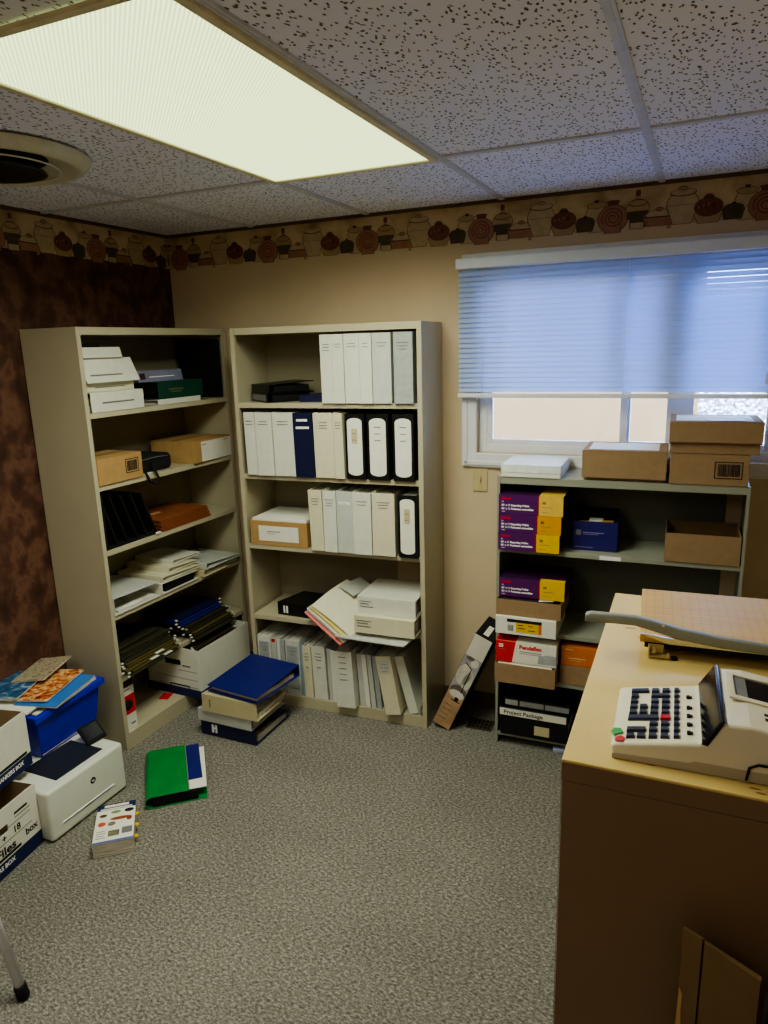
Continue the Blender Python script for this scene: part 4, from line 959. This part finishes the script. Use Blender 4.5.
# blue bin on the printer
bn = thing('storage_bin', 'bright blue plastic bin standing on the printer', 'bin'); bn.location = (.06, -1.41, .2085); bn.rotation_euler = (0, 0, .06)
bw, bd, bh = .275, .335, .19
b = MB(); t = .004
def ring(b, i0, z0, i1, z1, mi=0):
    q0 = [(-i0, -i0, z0), (bw+i0, -i0, z0), (bw+i0, bd+i0, z0), (-i0, bd+i0, z0)]; q1 = [(-i1, -i1, z1), (bw+i1, -i1, z1), (bw+i1, bd+i1, z1), (-i1, bd+i1, z1)]
    b.add(q0+q1, [(k, (k+1) % 4, 4+(k+1) % 4, 4+k) for k in range(4)], mi)
I0 = -.022
ring(b, I0, 0, 0, bh-.012); ring(b, 0, bh-.012, .012, bh-.012); ring(b, .012, bh-.012, .012, bh-.026); ring(b, .015, bh-.026, .015, bh-.002); ring(b, .015, bh-.002, .012, bh); ring(b, .012, bh, -.004, bh); ring(b, -.004, bh, -.026, .004); ring(b, .012, bh-.026, .015, bh-.026)
b.add([(-I0, -I0, 0), (bw+I0, -I0, 0), (bw+I0, bd+I0, 0), (-I0, bd+I0, 0)], [(0, 1, 2, 3)]); b.add([(-I0, -I0, .004), (bw+I0, -I0, .004), (bw+I0, bd+I0, .004), (-I0, bd+I0, .004)], [(0, 1, 2, 3)])
b.build('bin_shell', M_bin, bn, .003, 2)
magm = [ramp_mat('cover_food', [(.25, (60, 40, 30)), (.42, (176, 60, 40)), (.55, (214, 168, 96)), (.75, (236, 226, 204))], 28, 4, .35, tex='NOISE', dist=2),
        mat('cover_blue', (60, 120, 196), .3, .12, 12), ramp_mat('cover_marine', [(.3, (20, 40, 84)), (.5, (60, 110, 150)), (.7, (190, 200, 200))], 16, 4, .35, dist=1.5),
        M_paper, ramp_mat('cover_mixed', [(.3, (40, 60, 70)), (.5, (190, 180, 150)), (.7, (120, 60, 50))], 26, 3, .35, dist=2), M_white3]
magl = ['colourful food covered magazine on top of the blue bin', 'plain sky blue magazine at the outer edge of the blue bin', 'navy and teal magazine at the wall side of the blue bin',
        'white flyer at the near edge of the blue bin', 'striped magazine standing proud at the back of the blue bin', 'grey white leaflet under the sky blue magazine']
cfg = []
for (cx_, cy_, z_, ww, hh, tx, rz_, mi) in [(.125, .185, .238, .20, .27, .03, .30, 0), (.195, .185, .228, .18, .27, .02, .26, 1), (.035, .13, .244, .16, .25, .10, .36, 2), (.135, .045, .224, .20, .13, .0, .22, 3), (.045, .255, .256, .14, .22, .18, .34, 4), (.205, .20, .220, .15, .25, .0, .20, 5)]:
    c0, s0 = math.cos(rz_), math.sin(rz_); cfg.append((cx_-(ww/2*c0-hh/2*s0), cy_-(ww/2*s0+hh/2*c0), z_, ww, hh, tx, rz_, mi))
magfill = tag(rbox('magazine_stack', (0, 0, 0), (.22, .27, .178), M_pagesv), 'packed magazines filling the blue bin up to the rim', 'magazines', kind='stuff'); magfill.location = (.093, -1.385, .2135); magfill.rotation_euler = (0, 0, .06)
for (x_, y_, z_, ww, hh, tx, rz_, mi) in cfg:
    r = thing('magazine', magl[mi], 'magazine')
    MB().box((0, 0, 0), (ww, hh, .006)).build('pages', M_pages, r)
    MB().box((-.001, -.001, .006), (ww+.001, hh+.001, .0068)).build('cover', magm[mi], r)
    r.location = (bn.location.x+x_, bn.location.y+y_, bn.location.z+z_-.028); r.rotation_euler = (0, tx*-.6, rz_)

# banker boxes in the corner
Fb = Frame(.505, -1.77, pi/2+.157)    # front (label side) faces +x ; a runs along +y
r = banker(Fb, (-.14, .0, .0005), 0, .375, .31, .240, 'open banker box with handwriting on the floor beside the printer', .055)
text('Files', .042, M_inkdk, r, MF(.17, -.0006, .075), name='handwriting', bold=.0012, sx=1.2)
text('box', .036, M_inkdk, r, MF(.305, -.0006, .080), name='handwriting', bold=.0008)
text('18', .034, M_inkdk, r, MF(.255, -.0006, .125), name='handwriting', bold=.0008)
text('+', .034, M_inkdk, r, MF(.205, -.0006, .122), name='handwriting', bold=.0008)
text('BANKERS BOX', .022, M_whiteink, r, MF(.10, -.0012, .030), name='brand_lettering', bold=.0008)
b = MB(); b.box((.09, -.0008, .061), (.28, -.0001, .071)); b.box((.27, -.0008, .188), (.33, -.0001, .196)); b.box((.27, -.0008, .176), (.34, -.0001, .178)); b.box((.05, -.0008, .115), (.34, -.0001, .1165)); b.box((.05, -.0008, .16), (.34, -.0001, .1615)); b.build('printed_lines', M_inkdk, r)
Fc = Frame(.415, -1.634, pi/2+.22)
r = banker(Fc, (-.19, .01, .2475), 0, .375, .31, .215, 'open banker box stacked above the handwritten box and printer', .05)
text('BANKERS BOX', .022, M_whiteink, r, MF(.20, -.0012, .024), name='brand_lettering', bold=.0008, sx=.9)
MB().box((.20, -.0008, .053), (.355, -.0001, .064)).build('printed_lines', M_inkdk, r)

# folding table whose leg shows at the frame edge
ft = thing('folding_table', 'folding table with white tubular legs and black rubber feet', 'table'); ft.location = (0, 0, 0)
legs = [((.955, -2.022), (.815, -2.05)), ((.955, -2.75), (.90, -2.71)), ((.28, -2.022), (.335, -2.06)), ((.28, -2.75), (.335, -2.71))]
M_tube = mat('grey_white_tube', (228, 232, 238), .3, .04)
for (xb, yb_), (xt, yt) in legs:
    dv = Vector((xt-xb, yt-yb_, .70)); p0 = Vector((xb, yb_, .004))
    lg = MB().cyl(p0+dv*.03, p0+dv, .0125, n=20).build('leg', M_tube, ft)
    MB().cyl(p0, p0+dv*.055, .017, .0165, n=20).build('rubber_foot', M_blacker, lg, .003)
rbox('tabletop', (.25, -2.78, .70), (.91, -2.03, .725), mat('table_laminate', (190, 186, 176), .5), ft, .004)

# small white block on the floor by the cabinet
o = tag(rbox('power_plug', (0, 0, 0), (.05, .028, .018), mat('pale_blue_plastic', (170, 186, 220), .4), None, .004), 'small pale plastic block on the carpet beside the low unit', 'plug'); o.location = (2.065, -.285, 0.0); o.rotation_euler = (0, 0, .2)

# ------------------------------------------------------------------ file cabinet
CX0, CX1, CY0, CY1, CZ = 2.378, 2.842, -1.966, -1.098, 1.04
cb = thing('filing_cabinet', 'cream metal lateral filing cabinet with scuffed top', 'cabinet'); cb.location = (CX0, CY0, 0); cb.rotation_euler = (0, 0, .012)
cw, cd = CX1-CX0, CY1-CY0
MB().box((.004, 0.004, .0), (cw-.004, cd-.004, CZ-.006)).build('carcass', M_cabshade, cb, .002)
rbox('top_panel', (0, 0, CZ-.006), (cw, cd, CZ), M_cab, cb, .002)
b = MB(); b.box((0, .001, .0), (.001, .004, CZ-.03)); b.box((0, .001, CZ-.04), (cw, .004, CZ-.006)); b.box((cw-.02, .001, 0), (cw, .004, CZ-.041)); b.box((.002, .0025, 0), (cw-.021, .004, CZ-.0415)); b.build('side_frame', M_cabshade, cb, .001)
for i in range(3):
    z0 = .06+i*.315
    d_ = rbox('drawer', (.0005, .012, z0), (.004, cd-.012, z0+.305), M_cabshade, cb, .001)
    MB().box((-.002, cd*.38, z0+.235), (.0006, cd*.62, z0+.26)).build('handle', M_steel, d_)
b = MB(); rnd = random.Random(3)
for i in range(9):
    x_, y_ = .24+rnd.random()*.2, .012+rnd.random()*.05
    b.prism(ell(x_, y_, .003+rnd.random()*.006, .0015+.002*rnd.random(), 9), CZ, CZ+.0003)
for (x_, y_, rx_, ry_) in [(.14, .035, .007, .003), (.06, .62, .012, .004), (.10, .57, .02, .006), (.12, .70, .012, .005)]: b.prism(ell(x_, y_, rx_, ry_, 12), CZ, CZ+.0003)
b.build('rust_spots', mat('rust_spot', (150, 112, 62), .7), cb, fix=False)

# carton panel standing in front of the cabinet
kb = thing('flattened_carton', 'flattened brown carton with torn edge standing against the filing cabinet', 'carton')
kb.location = (2.585, -2.004, 0); kb.rotation_euler = (0, 0, -.42)
rnd = random.Random(11)
def torn(x0, x1, z0, z1, side):
    n = 26; pts = [(x1, z0), (x1, z1)]
    for i in range(n+1): pts.append((x0+(rnd.uniform(-.0022, .0022) if side else 0), z1+(z0-z1)*i/n))
    return pts[::-1]
MX = Matrix(((1, 0, 0, 0), (0, 0, -1, 0), (0, 1, 0, 0), (0, 0, 0, 1)))
b = MB(); b.prism(torn(0, .031, 0, .812, 1), -.0, .005, 0, MX); b.build('outer_flap', M_kraftin, kb)
b = MB(); b.prism([(.0345, 0), (.118, 0), (.118, .800), (.0345, .808)], .0, .005, 0, MX); b.build('panel', M_kraftin, kb)
b = MB(); b.prism([(.004, 0), (.116, 0), (.116, .798), (.004, .806)], -.006, -.0002, 0, MX); b.build('rear_panel', M_kraftin, kb)
b = MB(); b.prism([(.002, .70), (.008, .69), (.007, .66), (.009, .63), (.006, .60), (.0, .61), (.001, .65)][::-1], .005, .0062, 0, MX); b.build('torn_paper', M_kraft, kb); b = MB(); b.prism([(.0, .55), (.004, .54), (.006, .50), (.002, .47), (-.001, .5)][::-1], .005, .0062, 0, MX); b.build('torn_paper', M_kraft, kb)
bb_ = tag(rbox('dark_slab', (0, 0, 0), (.09, .03, .80), M_blacker, None, .004), 'black flat slab standing beside the torn carton', 'case'); bb_.location = (2.697, -2.10, 0); bb_.rotation_euler = (0, 0, .05)  # plain black slab added for the dark strip beside the carton

# ------------------------------------------------------------------ printing calculator
cc = thing('printing_calculator', 'ivory printing calculator with dark keys on the filing cabinet', 'calculator')
cc.location = (2.4525, -1.932, CZ+.0005); cc.rotation_euler = (0, 0, .035)
# local: x from the keypad front (0) towards the printer (0.33), y across (0..0.205)
cwid = .215
def zt(x): return .030+(x/.150)*.030
poly = [(0, .006), (.012, 0), (.335, 0), (.335, .075), (.205, .094), (.166, .092), (.137, .052), (.004, .027), (0, .022)]
MY = Matrix(((1, 0, 0, 0), (0, 0, 1, 0), (0, 1, 0, 0), (0, 0, 0, 1)))
b = MB(); b.prism(poly, 0, cwid, 0, MY); b.build('calculator_case', M_calc, cc, .006, 3)
b = MB(); b.prism([(.002, .0), (.34, .0), (.34, .020), (.13, .020), (.12, .016), (.002, .010)], -.0012, cwid+.0012, 0, MY); b.build('lower_case', M_calcside, cc, .002)
b = MB(); b.prism([(.1365, .052), (.160, .093), (.163, .097), (.169, .097), (.160, .076), (.147, .050)], -.0018, cwid+.0018, 0, MY); b.build('display_window', M_screen, cc, .002)
slope = math.atan2(.025, .133)
MK = Matrix.Translation((.004, 0, .0273)) @ Matrix.Rotation(-slope, 4, 'Y')
def key(b, x, y_, sx=.0105, sy=.0145, mi=0, h_=.005): b.box((x-sx/2, y_-sy/2, 0), (x+sx/2, y_+sy/2, h_), mi, MK, top=.0012)
ku = .0185
k_ = MB()
ys = [.022+i*.0208 for i in range(9)]          # near side to far side of the keypad
colx = [.026, .043, .0615, .080]
rows = {0: [0, 1, 2, 3], 1: ['w01', 2, 3], 2: [2, 3], 3: ['w02', 'r3'], 4: [0, 1, 2, 3], 5: [0, 1, 2, 3], 6: [0, 2, 3], 7: [0, 'w23'], 8: ['w01', 2, 3]}
for rI, its in rows.items():
    for it in its:
        if isinstance(it, int): key(k_, colx[it], ys[rI], .0138, .0132)
        elif it == 'w01': key(k_, (colx[0]+colx[1])/2, ys[rI], .032, .013)
        elif it == 'w02': key(k_, (colx[0]+colx[2])/2, ys[rI], .051, .015)
        elif it == 'w23': key(k_, (colx[2]+colx[3])/2, ys[rI], .033, .013)
        elif it == 'r3': key(k_, colx[3], ys[rI], .0165, .0160, 1)
for rI in range(9): key(k_, .0985, ys[rI], .0092, .0130)
k_.build('keys', [M_key, M_keyred], cc)
for i, y_ in enumerate((.032, .060, .090, .120, .160)):
    b = MB(); b.box((.115, y_-.004, .0), (.1205, y_+.004, .004), 0, MK); b.box((.1195, y_-.0025, .0), (.124, y_+.0025, .003), 0, MK); b.build('slide_switch', M_blacker, cc)
# paper slot hood
b = MB(); MH = Matrix.Translation((.174, 0, .0985)) @ Matrix.Rotation(math.atan2(.019, .130), 4, 'Y')
for lo, hi in (((.005, .085, 0), (.09, .095, .004)), ((.005, .175, 0), (.09, .185, .004)), ((.005, .095, 0), (.015, .175, .004)), ((.075, .095, 0), (.09, .175, .004))): b.box(lo, hi, 0, MH)
b.build('paper_cover', M_calc, cc, .001)
b = MB(); b.box((.015, .095, .0003), (.035, .175, .0012), 1, MH); b.box((.035, .095, .0003), (.075, .175, .0010), 0, MH); b.build('paper_slot', [M_screen, M_ink], cc)
b = MB(); b.box((.055, .035, .0003), (.072, .045, .0008), 0, MH); b.box((.055, .052, .0003), (.066, .060, .0008), 0, MH); b.build('fine_print', M_inkdk, cc)
MB().tube([(.205, -.0014, .004), (.208, -.0016, .026), (.22, -.0016, .033), (.335, -.0016, .034)], .0022, 6).build('side_seam', M_blacker, cc)
# stickers on the calculator
o = tag(MB().prism([(0, 0), (.018, .004), (.016, .018), (.006, .022), (-.002, .012)], 0, .0008).build('leaf_sticker', mat('sticker_green', (60, 150, 80), .4)), 'tiny green sticker on the calculator corner', 'sticker'); 
P = cc.matrix_basis
Mcc = Matrix.Translation(cc.location) @ Matrix.Rotation(.035, 4, 'Z')
o.location = Mcc @ Vector((.002, .024, .0285)); o.rotation_euler = (0, -slope, .3)
o = tag(MB().prism([(0, 0), (.014, 0), (.015, .012), (.008, .018), (.0, .012)], 0, .0008).build('berry_sticker', mat('sticker_red', (190, 50, 60), .4)), 'tiny red sticker below the green one on the calculator', 'sticker')
o.location = Mcc @ Vector((.005, .006, .0290)); o.rotation_euler = (0, -slope, -.1)

# ------------------------------------------------------------------ guillotine paper cutter
pc = thing('paper_cutter', 'guillotine paper cutter with gridded wooden board on the cabinet', 'paper cutter')
pc.location = (2.472, -1.486, CZ); pc.rotation_euler = (0, 0, .065)
m, nt, p = newmat('gridded_board'); L = nt.links
tc = nt.nodes.new('ShaderNodeTexCoord'); nz = nt.nodes.new('ShaderNodeTexNoise'); nz.inputs['Scale'].default_value = 8
mp = nt.nodes.new('ShaderNodeMapping'); mp.inputs['Scale'].default_value = (1, 6, 1); L.new(tc.outputs['Object'], mp.inputs['Vector']); L.new(mp.outputs['Vector'], nz.inputs['Vector'])
r1 = nt.nodes.new('ShaderNodeValToRGB'); r1.color_ramp.elements[0].color = rgb(178, 136, 48)+(1,); r1.color_ramp.elements[1].color = rgb(206, 170, 70)+(1,); L.new(nz.outputs['Fac'], r1.inputs['Fac'])
sp = nt.nodes.new('ShaderNodeSeparateXYZ'); L.new(tc.outputs['Object'], sp.inputs[0])
prev = None
for ax in (0, 1):
    mu = nt.nodes.new('ShaderNodeMath'); mu.operation = 'MULTIPLY'; mu.inputs[1].default_value = 1/.02; L.new(sp.outputs[ax], mu.inputs[0])
    fr2 = nt.nodes.new('ShaderNodeMath'); fr2.operation = 'FRACT'; L.new(mu.outputs[0], fr2.inputs[0])
    ls = nt.nodes.new('ShaderNodeMath'); ls.operation = 'LESS_THAN'; ls.inputs[1].default_value = .06; L.new(fr2.outputs[0], ls.inputs[0])
    if prev is None: prev = ls
    else:
        mxx = nt.nodes.new('ShaderNodeMath'); mxx.operation = 'MAXIMUM'; L.new(prev.outputs[0], mxx.inputs[0]); L.new(ls.outputs[0], mxx.inputs[1]); prev = mxx
sc_ = nt.nodes.new('ShaderNodeMath'); sc_.operation = 'MULTIPLY'; sc_.inputs[1].default_value = .45; L.new(prev.outputs[0], sc_.inputs[0])
mx2 = nt.nodes.new('ShaderNodeMixRGB'); mx2.inputs['Color2'].default_value = rgb(110, 80, 56)+(1,); L.new(sc_.outputs[0], mx2.inputs['Fac']); L.new(r1.outputs['Color'], mx2.inputs['Color1']); L.new(mx2.outputs['Color'], p.inputs['Base Color']); p.inputs['Roughness'].default_value = .45
rbox('board', (-.01, 0, .028), (.375, .315, .046), m, pc, .002)
for x_, y_ in ((.03, .03), (.33, .03), (.03, .28), (.33, .28)): MB().cyl((x_, y_, 0), (x_, y_, .028), .013, .011, n=14).build('foot', M_blacker, pc)
# blade arm: curved, thick handle overhanging to the left
b = MB()
pts = [(-.128, -.014, .080), (-.116, -.014, .082), (-.070, -.014, .083), (-.022, -.014, .083), (.015, -.014, .076), (.07, -.014, .063), (.15, -.014, .053), (.25, -.014, .047), (.36, -.014, .045)]
hw = [.0085, .0105, .010, .010, .011, .012, .011, .010, .010]; vs = []; fs = []
for (x_, y_, z_), h_ in zip(pts, hw):
    for dy, dz in ((-.009, -h_), (-.011, 0), (-.009, h_), (0, h_*1.08), (.009, h_), (.011, 0), (.009, -h_), (0, -h_*1.08)): vs.append((x_, y_+dy, z_+dz))
n = 8
for i in range(len(pts)-1): fs += [(i*n+k, i*n+(k+1) % n, (i+1)*n+(k+1) % n, (i+1)*n+k) for k in range(n)]
b.add(vs, fs, 0, None, True); b.add(vs, [tuple(reversed(range(n))), tuple(range((len(pts)-1)*n, len(pts)*n))]); b.build('handle_arm', M_arm, pc, .002)
b = MB(); b.prism([(-.012, .050), (.06, .044), (.36, .038), (.36, .030), (.05, .030), (.0, .045)], .0005, .0025, 0, Matrix(((1, 0, 0, 0), (0, 0, -1, 0), (0, 1, 0, 0), (0, 0, 0, 1)))); b.build('blade', M_steel, pc)
b = MB(); b.box((0, -.0022, .018), (.37, -.0008, .030)); b.build('edge_strip', M_blacker, pc)
b = MB(); b.box((.008, -.022, .004), (.052, -.004, .007)); b.box((.008, -.022, .004), (.011, -.004, .028)); b.box((.046, -.022, .007), (.052, -.016, .016)); b.cyl((.02, -.023, .017), (.02, -.001, .017), .004, n=10); b.box((.008, -.0045, .007), (.040, -.003, .028)); b.build('safety_latch', mat('latch_tan', (190, 170, 120), .35, metal=.3), pc, .0008)
b = MB(); b.cyl((.062, -.012, 0), (.062, -.012, .006), .007, n=14); b.build('rubber_stop', M_blacker, pc)
b = MB(); b.cyl((.036, -.0245, .080), (.036, -.021, .080), .003, n=10); b.build('rivet', M_steel, pc)

# ------------------------------------------------------------------ light and camera
wd = bpy.data.worlds.new('World'); scene.world = wd; wd.use_nodes = True
nt = wd.node_tree; bg = nt.nodes['Background']
tc = nt.nodes.new('ShaderNodeTexCoord'); sp = nt.nodes.new('ShaderNodeSeparateXYZ'); nt.links.new(tc.outputs['Generated'], sp.inputs[0])
rp = nt.nodes.new('ShaderNodeValToRGB'); rp.color_ramp.elements[0].position = .35; rp.color_ramp.elements[0].color = (.38, .56, 1, 1); rp.color_ramp.elements[1].position = 1; rp.color_ramp.elements[1].color = (.22, .42, 1.0, 1)
nt.links.new(sp.outputs['Z'], rp.inputs[0]); nt.links.new(rp.outputs[0], bg.inputs['Color'])
bg.inputs['Strength'].default_value = 20.0
# the tubes' downward light: a real area lamp just under the prismatic lens
ld = bpy.data.lights.new('fluorescent_tubes', 'AREA'); ld.shape = 'RECTANGLE'; ld.size = .55; ld.size_y = 1.2; ld.energy = 20; ld.color = (.96, 1, .84); ld.spread = math.radians(162)
lo_ = bpy.data.objects.new('fluorescent_tubes', ld); COL.objects.link(lo_); lo_.parent = lf; lo_.location = (0, 0, -.018)

ld2 = bpy.data.lights.new('rear_fill_light', 'AREA'); ld2.shape = 'RECTANGLE'; ld2.size = .55; ld2.size_y = 1.2; ld2.energy = 9; ld2.color = (1, .98, .90)  # unseen fill light added behind the camera to lift the shadows
lo2 = bpy.data.objects.new('rear_fill_light', ld2); COL.objects.link(lo2); lo2.location = (1.2, -3.3, H-.02)
cam = bpy.data.cameras.new('Camera'); co = bpy.data.objects.new('Camera', cam); COL.objects.link(co); scene.camera = co
cam.sensor_fit = 'HORIZONTAL'; cam.sensor_width = 36; cam.lens = 707.6533*36/768; cam.clip_start = .02
pan, pitch, roll = .4257, -.2315, -.0282
fw = Vector((-math.sin(pan)*math.cos(pitch), math.cos(pan)*math.cos(pitch), math.sin(pitch)))
rt = fw.cross(Vector((0, 0, 1))).normalized(); up = rt.cross(fw)
c_, s_ = math.cos(roll), math.sin(roll)
rt, up = rt*c_+up*s_, up*c_-rt*s_
co.location = (2.5554, -3.0538, 1.7269)
co.rotation_euler = cols(tuple(rt), tuple(up), tuple(-fw)).to_euler()
scene.view_settings.view_transform = 'AgX'
scene.view_settings.look = 'AgX - Medium High Contrast'
scene.view_settings.exposure = .55
scene.cycles.use_denoising = True
scene.cycles.max_bounces = 8
scene.cycles.diffuse_bounces = 5
scene.cycles.transparent_max_bounces = 12
